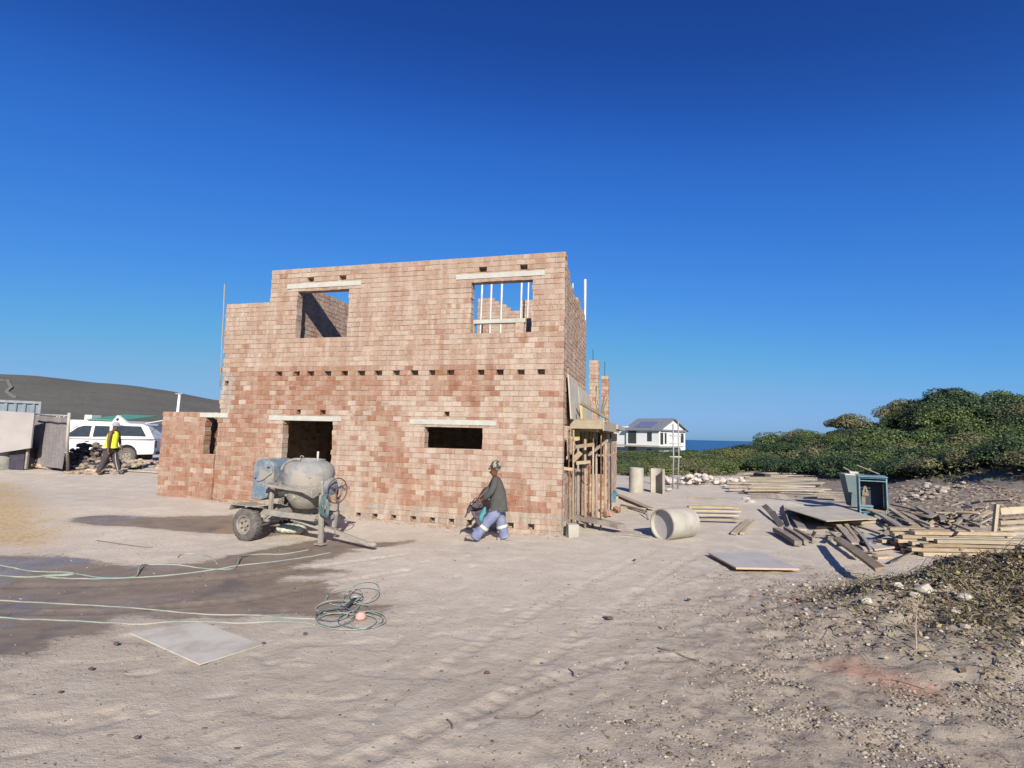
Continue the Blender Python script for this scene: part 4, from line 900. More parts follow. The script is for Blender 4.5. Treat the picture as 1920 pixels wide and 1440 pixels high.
finger_chains(J, (b2 := [('pelvis','waist'),('waist','chest'),('chest','upper'),('upper','neck'),('neck','sk0'),('sk0','sk1'),('sk1','crown'),('sk0','jaw'),('sk1','brow'),('brow','nose'),('upper','shn'),('shn','eln'),('eln','wrn'),('wrn','han'),('upper','shf'),('shf','elf'),('elf','wrf'),('wrf','haf'),('pelvis','hin'),('hin','knn'),('knn','ann'),('ann','ton'),('ann','hen'),('pelvis','hif'),('hif','knf'),('knf','anf'),('anf','tof'),('anf','hef')]), 'han', Vector(J['han'][:3]), (.1,0,-1), (1,0,0), (.5,.3,-.5), 1.0, 'n')
finger_chains(J, b2, 'haf', Vector(J['haf'][:3]), (.5,0,-.8), (0,1,0), (.8,0,-.3), 1.0, 'f')
skin('body', J, b2, 'pelvis', M['skin2'], p2)
JJ = {}
def pj2(k, px, py, y, r): JJ[k] = (*q2(px, py, y), r)
pj2('hem',203,840,0,(.165,.205)); pj2('waist',203.6,831,0,(.16,.20)); pj2('chest',205,820,0,(.178,.205)); pj2('upper',206.3,812.5,0,(.15,.17)); pj2('col',207.5,808.5,0,.088)
skin('safety_vest', JJ, [('hem','waist'),('waist','chest'),('chest','upper'),('upper','col')], 'waist', M['vest'], p2)
JJ = {}
pj2('pel',203,842,0,(.15,.18)); pj2('hin',202,847,-.095,.13); pj2('knn',196.5,866,-.10,.098); pj2('ann',189,885,-.10,.085); pj2('hif',204,847,.09,.13); pj2('knf',212,865,.09,.098); pj2('anf',217.6,883,.10,.085)
tr_ = skin('trousers', JJ, [('pel','hin'),('hin','knn'),('knn','ann'),('pel','hif'),('hif','knf'),('knf','anf')], 'pel', M['trouser_dark'], p2)
mb = MB(); mb.bar(Vector(q2(212.5,851,-.03)), Vector(q2(214.5,866,-.015)), .03, .012, up=(1,0,0)); mb.bar(Vector(q2(214.5,866,-.015)), Vector(q2(219.5,884,.0)), .03, .012, up=(1,0,0)); mb.build('white_stripe', M['reflect'], tr_)
for (hx, hy), (tx, ty), y in (((187,887),(195.5,889),-.105),((216,886.5),(226,888.5),.105)):
    JJ = {}; pj2('h',hx,hy,y,.052); pj2('t',tx,ty-.4,y,(.036,.046)); pj2('a',hx+.8,hy-3,y,.056); skin('boot', JJ, [('h','t'),('h','a')], 'h', M['sole'], p2)
mb = MB(); hcv = Vector(q2(208.4,797.6)); mb.lathe([(0,.10),(.05,.09),(.09,.055),(.106,.0),(.106,-.05),(.098,-.05),(.098,0),(0,.085)], 24, Matrix.Translation(hcv)@Matrix.Diagonal((1.06,.94,1,1)))
mb.add([hcv+Vector(v) for v in ((.08,-.075,.0),(.08,.075,.0),(.195,.05,-.025),(.195,-.05,-.025),(.08,-.075,.014),(.08,.075,.014),(.195,.05,-.013),(.195,-.05,-.013))], [(0,1,2,3),(4,7,6,5),(0,4,5,1),(1,5,6,2),(2,6,7,3),(3,7,4,0)]); mb.build('cap', M['cap_grey'], p2, auto=50)
face(p2, q2(209, 800.5), 1, 0)

# ================================================================== LEFT SIDE: pickup, hut, container, fence, lamp
rear = P(303, 850, 25.0); hd = Vector((-1,-.20,0)).normalized(); zg = tz(rear.x, rear.y)
tk = thing('pickup_truck', 'white double cab pickup with a canopy and raised rear hatch', 'pickup', (rear.x+hd.x*5.15, rear.y+hd.y*5.15, zg-.08), math.atan2(-hd.y, -hd.x))
def archp(cx, r, n=9): return [(cx+r*math.cos(a), .42+r*math.sin(a)*1.02) for a in np.linspace(0, PI, n)]
low = [(.02,.48),(.0,.70),(.06,.92),(.25,1.02),(1.30,1.12),(3.3,1.12),(5.16,1.10),(5.18,.52)]
bot = [(5.15,.45)]+[(x, z) for x, z in archp(4.08,.43)]+[(p, z) for p, z in archp(.98,.43)]+[(.1,.45)]
poly = low+bot
def hull(poly, yw):  # symmetric body with per-height half width
    n = len(poly); vs = [(x, -yw(x, z), z) for x, z in poly]+[(x, yw(x, z), z) for x, z in poly]
    return vs, [tuple(range(n-1,-1,-1)), tuple(range(n, 2*n))]+[(i, (i+1) % n, (i+1) % n+n, i+n) for i in range(n)]
mb = MB(); mb.add(*hull(poly, lambda x, z: .90-.03*(z > 1.05)-.05*(x < .1))); body = mb.build('body', M['car_paint'], tk, bevel=.03)
cab = [(1.30,1.10),(1.98,1.62),(2.25,1.73),(2.7,1.78),(3.36,1.76),(3.42,1.10)]
mb = MB(); mb.add(*hull(cab, lambda x, z: .85-.16*max(0, z-1.1)/.65)); mb.build('cab', M['car_paint'], tk, bevel=.035)
can = [(3.46,1.10),(3.44,1.76),(3.6,1.81),(4.55,1.79),(4.82,1.66),(5.14,1.12)]
mb = MB(); mb.add(*hull(can, lambda x, z: .86-.13*max(0, z-1.1)/.65)); mb.build('canopy', M['car_paint'], tk, bevel=.03)
def pane(poly, name, mat=None, wide=0.0):
    for sgn in (1, -1):
        mb = MB(); n = len(poly); f = lambda x, z, o: (x, sgn*((.855-.16*max(0, z-1.1)/.65)+o+wide*(1+3*max(0, z-1.1))), z)
        mb.add([f(x, z, -.02) for x, z in poly]+[f(x, z, .012) for x, z in poly], [tuple(range(n)), tuple(range(2*n-1,n-1,-1))]+[(i, i+n, (i+1) % n+n, (i+1) % n) for i in range(n)]); mb.build(name, mat or M['glass'], tk)
pane([(1.58,1.16),(2.55,1.18),(2.55,1.66),(2.25,1.66),(2.02,1.58)], 'side_window'); pane([(2.68,1.18),(3.32,1.20),(3.26,1.66),(2.68,1.67)], 'side_window'); pane([(3.60,1.24),(4.80,1.24),(4.52,1.68),(3.56,1.70)], 'canopy_window', None, .012)
mb = MB(); mb.add([(1.36,-.74,1.16),(1.36,.74,1.16),(1.97,.66,1.635),(1.97,-.66,1.635),(1.33,-.74,1.15),(1.33,.74,1.15),(1.94,.66,1.645),(1.94,-.66,1.645)], [(0,1,2,3),(4,7,6,5),(0,4,5,1),(1,5,6,2),(2,6,7,3),(3,7,4,0)]); mb.build('windscreen', M['windscreen'], tk)
for x_ in (.98, 4.08):
    for s in (-1, 1): wheel(tk, x_, s*.78, .36, .37, .22, out=s)
for s in (-1, 1):
    mb = MB(); mb.box((4.25,s*.897,1.085), (1.75,.012,.022)); mb.build('side_trim', M['black'], tk)
    mb = MB(); mb.box((2.35,s*.897,1.085), (1.9,.012,.012)); mb.build('side_trim', M['black'], tk)
for s in (-1, 1):
    mb = MB(); mb.box((1.62,s*.98,1.18), (.12,.2,.15)); mb.build('mirror', M['car_paint'], tk, bevel=.03)
    mb = MB(); mb.box((2.5,s*.895,.98), (.14,.03,.03)); mb.build('door_handle', M['black'], tk)
    mb = MB(); mb.box((5.17,s*.76,.9), (.05,.16,.32)); mb.build('tail_light', M['red'], tk, bevel=.01)
    mb = MB(); mb.box((.10,s*.66,.85), (.16,.34,.18)); mb.build('headlight', M['lintel'], tk, bevel=.03)
mb = MB(); mb.box((5.2,0,.5), (.10,1.7,.14)); mb.box((-.02,0,.52), (.12,1.7,.2)); mb.build('bumper', M['black'], tk, bevel=.02)
ht = MB(); ht.add([(4.66,-.72,1.80),(4.66,.72,1.80),(5.62,.66,2.02),(5.62,-.66,2.02),(4.66,-.72,1.84),(4.66,.72,1.84),(5.62,.66,2.06),(5.62,-.66,2.06)], [(0,3,2,1),(4,5,6,7),(0,1,5,4),(1,2,6,5),(2,3,7,6),(3,0,4,7)]); h_ = ht.build('rear_hatch', M['car_paint'], tk, bevel=.01)
mb = MB(); mb.add([(4.8,-.6,1.862),(4.8,.6,1.862),(5.5,.56,2.045),(5.5,-.56,2.045),(4.8,-.6,1.886),(4.8,.6,1.886),(5.5,.56,2.069),(5.5,-.56,2.069)], [(0,3,2,1),(4,5,6,7),(0,1,5,4),(1,2,6,5),(2,3,7,6),(3,0,4,7)]); mb.build('hatch_glass', M['glass'], h_)
mb = MB()
for s in (-1, 1): mb.tube([(4.95,s*.68,1.45),(5.35,s*.66,1.95)], .012, 6)
mb.build('gas_strut', M['black'], tk)
# white hut with green roof behind the pickup
a = P(128, 800, 34); b = P(238, 800, 34); zt = P(180, 788, 34).z; zb = tz(a.x, a.y)
hu = thing('site_hut', 'low white hut with a green roof sheet behind the pickup', 'hut', (a.x, a.y, zb-.1), 0)
L = b.x-a.x; Hh = zt-zb+.1
mb = MB(); mb.bbox((0,0,0), (L,3,Hh)); mb.build('wall', M['white_plaster'], hu)
mb = MB(); mb.add([(L*.33,-.15,Hh+.02),(L*.95,-.15,Hh+.0),(L*.95,3.1,Hh+.38),(L*.33,3.1,Hh+.42),(L*.33,-.15,Hh+.08),(L*.95,-.15,Hh+.06),(L*.95,3.1,Hh+.44),(L*.33,3.1,Hh+.48)], [(0,3,2,1),(4,5,6,7),(0,1,5,4),(1,2,6,5),(2,3,7,6),(3,0,4,7)]); mb.build('roof', M['green_sheet'], hu)
mb = MB(); mb.bbox((L*.24,.1,Hh+.01), (L*.36,.9,Hh+.33)); mb.build('vent_box', M['white_plaster'], hu)
mb = MB(); mb.prism([(L*.78,Hh-.35),(L*1.16,Hh-.35),(L*.92,Hh+.34)], -.5, -.25); g_ = mb.build('gable', M['white_plaster'], hu)
mb = MB(); mb.lathe([(0,0),(.09,0),(.09,.02),(0,.02)], 16, Matrix.Translation((L*.93,-.505,Hh+.08))@Matrix.Rotation(PI/2, 4, 'X')); mb.build('gable_vent', M['black'], g_)
# blue-grey container
b = P(74, 770, 22.5); a = Vector((b.x-3.6*.74, b.y-3.6*.67, b.z)); zb = .55; zta = P(74, 753, 22.5).z; ztb = zta
d = (b-a); d.z = 0; Lc = d.length; ang = math.atan2(d.y, d.x)
cn = thing('shipping_container', 'blue grey corrugated container with a dark sign behind the hut', 'container', (a.x, a.y, zb), ang)
Hc = (zta+ztb)/2-zb; mb = MB(); n = int(Lc/.28)
vs = []; fs = []
for i in range(n+1):
    for x_, y_ in ((i*.28,0),(i*.28+.07,0),(i*.28+.11,.05),(i*.28+.24,.05)): vs += [(min(x_, Lc), y_, 0), (min(x_, Lc), y_, Hc-.1)]
for i in range(len(vs)//2-1): fs.append((2*i, 2*i+2, 2*i+3, 2*i+1))
k = len(vs); mb.add(vs, fs); mb.bbox((0,.06,0), (Lc,2.4,Hc-.1)); mb.build('side_panel', M['container'], cn)
mb = MB(); mb.bbox((-.02,-.03,Hc-.1), (Lc+.03,2.42,Hc)); mb.bbox((Lc-.05,-.02,0), (Lc+.03,.10,Hc-.101)); mb.build('frame', M['steel'], cn)
sx = Lc*.60
mb = MB(); mb.bbox((sx-1.6,-.06,Hc-.95), (sx,-.03,Hc-.28)); sg = mb.build('sign_board', M['sign_black'], cn)
mb = MB(); mb.bar((sx-.62,-.065,Hc-.45), (sx-.58,-.065,Hc-.78), .07, .012, up=(0,1,0)); mb.bar((sx-.36,-.065,Hc-.45), (sx-.50,-.065,Hc-.78), .07, .012, up=(0,1,0)); mb.bar((sx-.74,-.065,Hc-.45), (sx-.80,-.065,Hc-.78), .07, .012, up=(0,1,0)); mb.build('lettering', M['sign_white'], sg)
# grey board hut wall panel
a = G(-160, 868); b = P(56, 850, 19.0); a = P(-160, 850, 19.2); zb = .60
ztl = P(0, 770, 19.1).z; ztr = P(56, 774, 19).z
mb = MB(); mb.add([(a.x,a.y,zb),(b.x,b.y,zb+.75),(b.x,b.y,ztr),(a.x,a.y,ztl+.1),(a.x,a.y+.06,zb),(b.x,b.y+.06,zb+.75),(b.x,b.y+.06,ztr),(a.x,a.y+.06,ztl+.1)], [(0,1,2,3),(7,6,5,4),(0,4,5,1),(1,5,6,2),(2,6,7,3),(3,7,4,0)])
hutp = mb.build('board_screen', M['hut_board']); tag(hutp, 'plain grey board screen standing behind the round drum', 'screen')
mb = MB(); o = hutp.location
for xx in (a.x+.2, b.x-.3): mb.bar((xx-o.x,.12,-.0), (xx-o.x,.12,1.9), .07, .07)
mb.build('post', M['grey_timber'], hutp)
# dark trough in front of screen, round drum
g = G(8, 879); dr = thing('plastic_drum', 'round grey drum with a dark rim by the board screen', 'drum', tuple(g))
mb = MB(); mb.lathe([(.31,0),(.33,.03),(.335,.42),(.35,.45),(.335,.48),(.33,.80),(.345,.83)], 28); mb.build('shell', M['drum_grey'], dr, auto=40)
mb = MB(); mb.lathe([(.345,.83),(.37,.84),(.375,1.02),(.345,1.03),(.33,.95),(0,.94)], 28); mb.build('rim', M['black'], dr, auto=40)
g = G(41, 880); mb = MB(); mb.box((0,0,.34), (.52,.5,.68), jit=.02); mb.box((0,0,.72), (.58,.56,.07), jit=.01); o = mb.build('steel_trough', M['sign_black']); o.location = tuple(g); tag(o, 'black square bin between the round drum and the rubble', 'bin')
# shade-cloth fence with posts
fe = thing('shade_fence', 'pipe framed fence hung with grey shade cloth', 'fence', tuple(G(127, 886)))
f0 = Vector(fe.location)
def fl(px, py, Y): return P(px, py, Y)-f0
mb = MB(); mb.tube([fl(130,774,17.8), fl(126,830,17.8), Vector((0,0,0))], .045, 8); mb.build('post', M['concrete'], fe, smooth=True)
for px in (107, 112, 120):
    q0 = fl(px, 780, 19.5); q1_ = fl(px-1, 868, 19.5); mb = MB(); mb.tube([q0, q1_], .022, 6); mb.build('post', M['white_pole'], fe, smooth=True)
mb = MB(); mb.tube([fl(56,776,19.4), fl(131,780,18)], .03, 8); mb.build('top_rail', M['steel'], fe, smooth=True)
mb = MB(); ca, cb = fl(57,779,20.2), fl(128,783,18.9); ng = 14; vs = []; fs = []
for i in range(ng+1):
    p = ca.lerp(cb, i/ng)
    for j in range(6): vs.append((p.x, p.y+.03*math.sin(i*1.3+j), p.z-j*.36))
nv = len(vs); vs += [(v[0], v[1]+.012, v[2]) for v in vs]
for i in range(ng):
    for j in range(5):
        q = i*6+j; fs.append((q, q+6, q+7, q+1)); fs.append((q+nv, q+1+nv, q+7+nv, q+6+nv))
mb.add(vs, fs); mb.build('shade_cloth', M['shade'], fe)
# rubble heaps
def heap(name, label, cx, cy, sx, sy, h, n, cols, r0, r1, cat='rubble', kind='stuff'):
    mb = MB()
    for k in range(n):
        x_ = random.gauss(0, .45)*sx; y_ = random.gauss(0, .45)*sy; e = math.exp(-(x_/sx)**2*1.6-(y_/sy)**2*1.6); z_ = h*e*random.uniform(.35, 1)
        c = random.choice(cols); kk = random.uniform(.75,1.2); r = random.uniform(r0, r1)
        mb.rock((cx+x_, cy+y_, tz(cx+x_, cy+y_)+z_), r, tuple(v*kk for v in c), (random.uniform(.8,1.5), random.uniform(.7,1.2), random.uniform(.4,.8)))
    return tag(mb.build(name, M['stone'], colors=True), label, cat, None, kind)
RC = [(.40,.33,.25),(.34,.26,.18),(.42,.28,.21),(.28,.22,.16),(.46,.40,.33)]
g = G(88, 880); heap('rubble_heap', 'heap of broken stone and soil before the shade fence', g.x-.43, g.y+.5, .75, .5, .95, 240, RC, .06, .17)
g = G(160, 886); heap('rubble_heap', 'low spread of rubble with painted-in shade beside the fence post', g.x-1.2, g.y+1.6, 1.3, .9, .95, 230, [(.10,.08,.07),(.14,.11,.10),(.30,.24,.19),(.20,.16,.13)], .06, .16)  # dark stone colours paint in the shadow lying over this heap
g = G(172, 890); heap('rubble_heap', 'pale broken blocks strewn at the feet of the yellow vest man', g.x-.24, g.y+.3, .9, .25, .12, 60, RC, .05, .13)
g = G(262, 878); heap('rubble_heap', 'low earth and brick spoil in front of the pickup wheel', g.x-.9, g.y+1.3, 1.6, 1.1, .24, 260, [(.36,.29,.22),(.42,.29,.22),(.33,.30,.20),(.40,.34,.28)], .04, .13)
mb = MB(); c0 = G(97, 879); 
for k in range(1): mb.box((0,0,.2), (.36,.10,.42), (rad(12),rad(18),rad(20)), jit=.02)
o = mb.build('slate_slab', M['roof']); o.location = (c0.x, c0.y, c0.z); tag(o, 'blue grey slab propped against the rubble heap', 'slab')
for (p0, p1, lab) in (((232,884),(300,888),'thin dark board lying on the sand left of the low brick wall'),((150,887),(184,890),'pale broken plank at the rubble edge')):
    mb = MB(); mb.bar(G(*p0)+Vector((0,0,.05)), G(*p1)+Vector((0,0,.05)), .14, .05); tag(mb.build('timber_plank', M['timber']), lab, 'plank')
# street lamp
a = P(330, 800, 40); lp = thing('street_lamp', 'white street lamp post with a flat lamp head above the low wall', 'street lamp', (a.x, a.y, .5))
zt = P(332, 739, 40).z-.5; mb = MB(); mb.tube([(0,0,0),(.02,0,zt*.5),(.06,0,zt)], [.12,.10,.08], 10); mb.build('post', M['lamp_white'], lp, smooth=True)
mb = MB(); mb.box((.06,0,zt+.03), (.55,.22,.09), jit=.0); mb.build('lamp_head', M['steel'], lp, bevel=.02)
# ================================================================== HOSES, BOARDS, FOREGROUND
def gm(p, dz=0): return Vector((p.x, p.y, tz(p.x, p.y)+mic1(p.x, p.y)+dz))
def hose(px, r, mat, label, lift=None, group=None):
    pts = smooth_path([G(*q[:2])+Vector((0,0,(q[2] if len(q) > 2 else 0))) for q in px], 7)
    pts = [gm(p, r*.8+max(0, p.z-tz(p.x, p.y))) for p in pts]
    mb = MB(); mb.tube(pts, r, 7); return tag(mb.build('water_hose', mat, smooth=True), label, 'hose', group)
hose([(-60,1054),(0,1062),(60,1073),(120,1074),(138,1076),(180,1084),(220,1086),(245,1084),(257,1080),(260,1072,.04),(268,1064,.03),(285,1060),(330,1060),(372,1066),(400,1069),(432,1068),(444,1063),(448,1053,.05),(458,1046,.02),(480,1041),(530,1040),(580,1032)], .0105, M['hose'], 'pale hose wriggling in raised bends along the top of the damp patch')
hose([(-60,1078),(0,1081),(30,1083),(60,1083),(100,1079),(140,1077),(120,1080),(85,1082),(110,1085),(160,1087),(215,1087),(260,1084),(330,1079),(400,1070),(440,1063),(470,1059),(520,1053),(570,1046),(622,1037)], .0105, M['hose'], 'mint green hose sweeping along the damp patch towards the mixer')
hose([(-60,1120),(0,1126),(100,1133),(220,1139),(300,1146),(380,1152),(480,1153),(540,1158),(600,1160)], .008, M['hose'], 'thin straight hose crossing the middle of the damp patch')
hose([(-60,1156),(0,1159),(100,1164),(200,1169),(260,1172),(330,1166),(400,1166),(450,1168),(520,1165),(570,1168),(592,1170)], .009, M['hose'], 'green hose lying nearest the camera and running into the coil')
hose([(333,1047),(340,1041),(360,1039),(385,1042),(402,1052),(407,1058)], .009, M['hose'], 'short thin loop of pale hose on the dry sand above the damp patch')
c_ = G(655, 1150)
def coil(loops, r, mat, lab, part='strand'):
    th_ = thing('hose_coil', lab, 'hose', (c_.x, c_.y, c_.z))
    for (cx, cy, rx_, ry_, z0, z1, a0, mt) in loops:
        e0 = G(cx, cy); ex = G(cx+rx_, cy)-e0; ey = G(cx, cy-ry_)-e0; pts = []
        for k in range(27):
            a = a0+2*PI*k/26*.96; p = e0+ex*math.cos(a)+ey*math.sin(a)*(1+.12*math.sin(2*a+cx)); f = .5+.5*math.sin(a+.6)
            p = gm(p, .016+z0+(z1-z0)*f); pts.append(p-Vector(c_))
        mb = MB(); mb.tube(pts, .0062, 6); mb.build(part, mt, th_, smooth=True)
    a, b = G(646,1148), G(668,1135); mb = MB(); mb.tube([a-c_+Vector((0,0,.06)), b-c_+Vector((0,0,.10))], .018, 8); mb.build('tie', M['black'], th_, smooth=True)
    mb = MB(); q = G(664,1137)-c_; mb.tube([q+Vector((-.05,0,.11)), q+Vector((.06,.02,.12))], .018, 8); mb.build('fitting', M['steel'], th_, smooth=True)
HD, HP = M['hose_dark'], M['hose']
coil([(645,1127,34,9,.0,.10,2.6,HP),(632,1143,40,8,.0,.06,.4,HP),(682,1125,28,10,.03,.16,3.4,HD),(660,1130,18,8,.05,.12,.2,HP),(628,1160,36,13,.0,.05,2.8,HD),(622,1158,30,8,.02,.06,.9,HD),(676,1164,42,14,.0,.02,.3,HD),(650,1166,56,14,.0,.02,1.5,HP),(690,1164,34,13,.0,.02,4.4,HP),(662,1145,30,9,.01,.03,5.0,HP)], .012, HD, 'tangled coil of dark green hose at the edge of the damp patch')
# boards lying on the ground
def quad_board(px, lift, thick, mat, edge, name, label, cat, group=None, dz=None):
    ps = [G(*q, dz=lift) for q in px]; zs = [tz(p.x, p.y)+lift for p in ps]
    c = sum((p for p in ps), Vector())/4; n = len(ps)
    nrm = None
    zz = [z for z in zs]
    top = [Vector((p.x, p.y, z)) for p, z in zip(ps, zz)]; botm = [v-Vector((0,0,thick)) for v in top]
    th_ = thing(name, label, cat, (c.x, c.y, min(zz)-thick), group=group); o = Vector(th_.location)
    mb = MB(); mb.add([v-o for v in top]+[v-Vector((0,0,thick*.35))-o for v in top], [tuple(range(n)), tuple(range(2*n-1,n-1,-1))]+[(i, i+n, (i+1) % n+n, (i+1) % n) for i in range(n)]); mb.build('face_sheet', mat, th_)
    ins = [c.lerp(v, .997) for v in top]
    mb = MB(); mb.add([Vector((a.x, a.y, v.z-thick*.351))-o for a, v in zip(ins, top)]+[Vector((a.x, a.y, v.z))-o for a, v in zip(ins, botm)], [tuple(range(n)), tuple(range(2*n-1,n-1,-1))]+[(i, i+n, (i+1) % n+n, (i+1) % n) for i in range(n)]); mb.build('core', edge, th_); return th_
def ccw(px): return px
quad_board([(243,1186),(375,1245),(493,1208),(375,1166)], .012, .012, M['white_board'], M['white_board'], 'flat_board', 'large whitish board lying flat on the sand in the left foreground', 'board')
quad_board([(1328,1036),(1380,1064),(1499,1066),(1432,1036)], .085, .03, M['ply_grey'], M['ply_edge'], 'plywood_board', 'grey plywood board with an orange edge lying alone on the sand', 'board')
for k, (q, dzz) in enumerate([((1338,1042),0),((1390,1066),0)]): pass
# concrete pipe lying on its side
ga = G(1241, 1012); ax = Vector((math.sin(rad(58)), math.cos(rad(58)), 0)); R1 = .345
cp = thing('concrete_pipe', 'stubby grey concrete pipe lying on its side with a closed end', 'pipe', (ga.x, ga.y, ga.z-.02), -rad(58))
mm = Matrix.Translation((0,0,R1))@Matrix.Rotation(-PI/2, 4, 'X')
mb = MB(); mb.lathe([(R1-.028,.0),(R1,.0),(R1,.10),(R1-.004,.55),(R1-.015,.86),(R1-.06,.89),(.0,.89),(.0,.84),(R1-.08,.84),(R1-.028,.80)], 48, mm, close=True); mb.build('shell', M['concrete'], cp, auto=35)
mb = MB(); mb.lathe([(0,.10),(R1-.029,.10),(R1-.029,.13),(0,.13)], 40, mm); mb.build('end_disc', M['ply_grey'], cp, auto=40)
# standing pipes
g = G(1193, 923); sp1 = thing('concrete_pipe', 'short concrete pipe standing on end beside the deck', 'pipe', tuple(g))
wr = 13.3/FPX*g.y; hh = 45/FPX*g.y
mb = MB(); mb.lathe([(wr,0),(wr,hh),(wr-.05,hh),(wr-.05,0)], 36, close=True); mb.build('shell', M['concrete'], sp1, auto=40)
g = G(1229, 925); sp2 = thing('half_pipe', 'half round concrete pipe shell standing on end with its hollow showing', 'pipe', tuple(g), rad(-62))
wr = 17/FPX*g.y; hh = 45/FPX*g.y
mb = MB(); n_ = 20; vs = []; fs = []
for k in range(n_+1):
    a = rad(10)+rad(160)*k/n_
    for r, z in ((wr,0),(wr,hh),(wr-.045,hh),(wr-.045,0)): vs.append((r*math.cos(a), r*math.sin(a), z))
for k in range(n_):
    for q in range(4): fs.append((k*4+q, (k+1)*4+q, (k+1)*4+(q+1) % 4, k*4+(q+1) % 4))
fs += [(0,1,2,3), (n_*4+3,n_*4+2,n_*4+1,n_*4)]
mb.add(vs, fs); mb.build('shell', M['concrete'], sp2, auto=40)
# scaffold mast
g = G(1266, 916); ms = thing('scaffold_mast', 'tall narrow ladder frame of two grey poles standing before the white house', 'scaffold', tuple(g), rad(-6))
zt = P(1270, 787, g.y).z-g.z; zl = P(1262, 795, g.y).z-g.z
for x_, z_, nm in ((-.115,zl,'pole'),(.115,zt,'pole')):
    mb = MB(); mb.tube([(x_,0,0),(x_+.05,0,z_*.5),(x_+.03,0,z_)], .033, 8); mb.build(nm, M['steel'], ms, smooth=True)
for z_ in (.55, 1.40, 2.0, 2.35):
    mb = MB(); mb.tube([(-.24,.0,z_),(.28,.0,z_+.01)], .03, 8); mb.build('coupler_bar', M['lintel'] if z_ != .55 else M['steel'], ms, smooth=True)
# blue crate, block, beams by the brick corner
g = G(1144, 941); mb = MB(); bl = thing('plastic_crate', 'small blue plastic crate on the ground beside the props', 'crate', tuple(g), rad(12))
mb.add([(-.15,-.13,0),(.15,-.13,0),(.15,.13,0),(-.15,.13,0),(-.18,-.16,.36),(.18,-.16,.36),(.18,.16,.36),(-.18,.16,.36)], [(0,3,2,1),(0,1,5,4),(1,2,6,5),(2,3,7,6),(3,0,4,7)]); mb.add([(-.14,-.12,.02),(.14,-.12,.02),(.14,.12,.02),(-.14,.12,.02),(-.168,-.148,.355),(.168,-.148,.355),(.168,.148,.355),(-.168,.148,.355)], [(0,1,2,3),(0,4,5,1),(1,5,6,2),(2,6,7,3),(3,7,4,0)]); mb.build('tub', M['blue_plastic'], bl)
mb = MB(); mb.box((0,-.165,.345), (.38,.02,.035)); mb.box((0,.165,.345), (.38,.02,.035)); mb.box((-.185,0,.345), (.02,.31,.035)); mb.box((.185,0,.345), (.02,.31,.035)); mb.build('rim', M['blue_plastic'], bl)
def plank(p0, p1, z0, z1, w, h, mat, label, group=None, name='timber_plank', cat='plank', roll=0):
    a = G(*p0); b = G(*p1); a = Vector((a.x, a.y, tz(a.x, a.y)+z0+h/2)); b = Vector((b.x, b.y, tz(b.x, b.y)+z1+h/2))
    mb = MB(); mb.bow(a, b, w, h, roll); return tag(mb.build(name, mat, bevel=.004), label, cat, group)
plank((1074,985),(1166,1001), .16, .12, .26, .10, M['grey_timber'], 'heavy grey beam lying out from the brick corner on a block', name='timber_beam', cat='beam')
g = G(1073, 1008); mb = MB(); mb.box((0,0,.14), (.24,.2,.29), (0,0,.2), jit=.012); o = mb.build('concrete_block', M['concrete'], bevel=.01); o.location = tuple(g); tag(o, 'pale concrete block under the heavy beam at the brick corner', 'block')
g = G(1060, 1003); mb = MB(); mb.box((0,0,.16), (.10,.3,.30), (0,.05,-.3), jit=.012); o = mb.build('brick_stack', M['grey_timber'], bevel=.01); o.location = (g.x, g.y+.1, g.z); tag(o, 'dark upright offcut wedged between corner and block', 'offcut')
plank((1166,950),(1216,965), .02, .05, .10, .06, M['grey_timber'], 'short dark pole on the ground left of the lying pipe')
plank((1152,928),(1222,958), .05, .05, .22, .03, M['pale_timber'], 'long pale plank sloping down to the lying pipe')
plank((1164,952),(1212,956), .0, .0, .10, .05, M['timber'], 'thin plank lying behind the short dark pole')
for k, (a, b) in enumerate([((1163,1000),(1222,1008)),((1162,1005),(1218,1011)),((1168,994),(1205,1000))]):
    plank(a, b, .0, .0, .16, .02, M['ply'], 'crumpled pale strip of board before the lying pipe', 'pale strips before the lying pipe', 'board_strip', 'board')
plank((1207,966),(1217,975), .12, .0, .03, .03, M['grey_timber'], 'short stick leaning against the mouth of the lying pipe', None, 'stick', 'stick')
# bricks lying about the props
for k in range(34):
    px = random.uniform(1085, 1160); py = random.uniform(930, 975); g = G(px, py); mb = MB(); cc = brick_colour(0, 0, '')
    mb.box((0,0,0), (.222,.106,.114), jit=.006, col=cc); o = mb.build('loose_brick', M['brick'], colors=True); o.location = (g.x, g.y, tz(g.x, g.y)+.04); o.rotation_euler = (random.choice((0,PI/2,.4)), random.uniform(-.4,.4), random.uniform(0,6)); tag(o, 'loose brick on the ground among the props by the deck', 'brick', 'loose bricks among the props')
# yellow planks behind the lying pipe
for k, (y_, m_, x0, x1, w) in enumerate([(956,M['yellow_timber'],1290,1384,.14),(963,M['pale_timber'],1298,1388,.12),(971,M['pale_timber'],1300,1384,.12),(980,M['timber'],1305,1386,.16)]):
    plank((x0,y_),(x1,y_+2), .07, .07, w, .05, m_, ['yellowish plank furthest back behind the lying pipe','pale yellow plank second from the back by the lying pipe','pale yellow plank third from the back by the lying pipe','darker plank nearest the camera of the set behind the pipe'][k])
plank((1376,1005),(1402,981), .03, .05, .13, .05, M['pale_timber'], 'left plank of the short pair lying on open sand'); plank((1391,1005),(1414,982), .03, .05, .09, .05, M['pale_timber'], 'narrow right plank of the short pair lying on open sand')
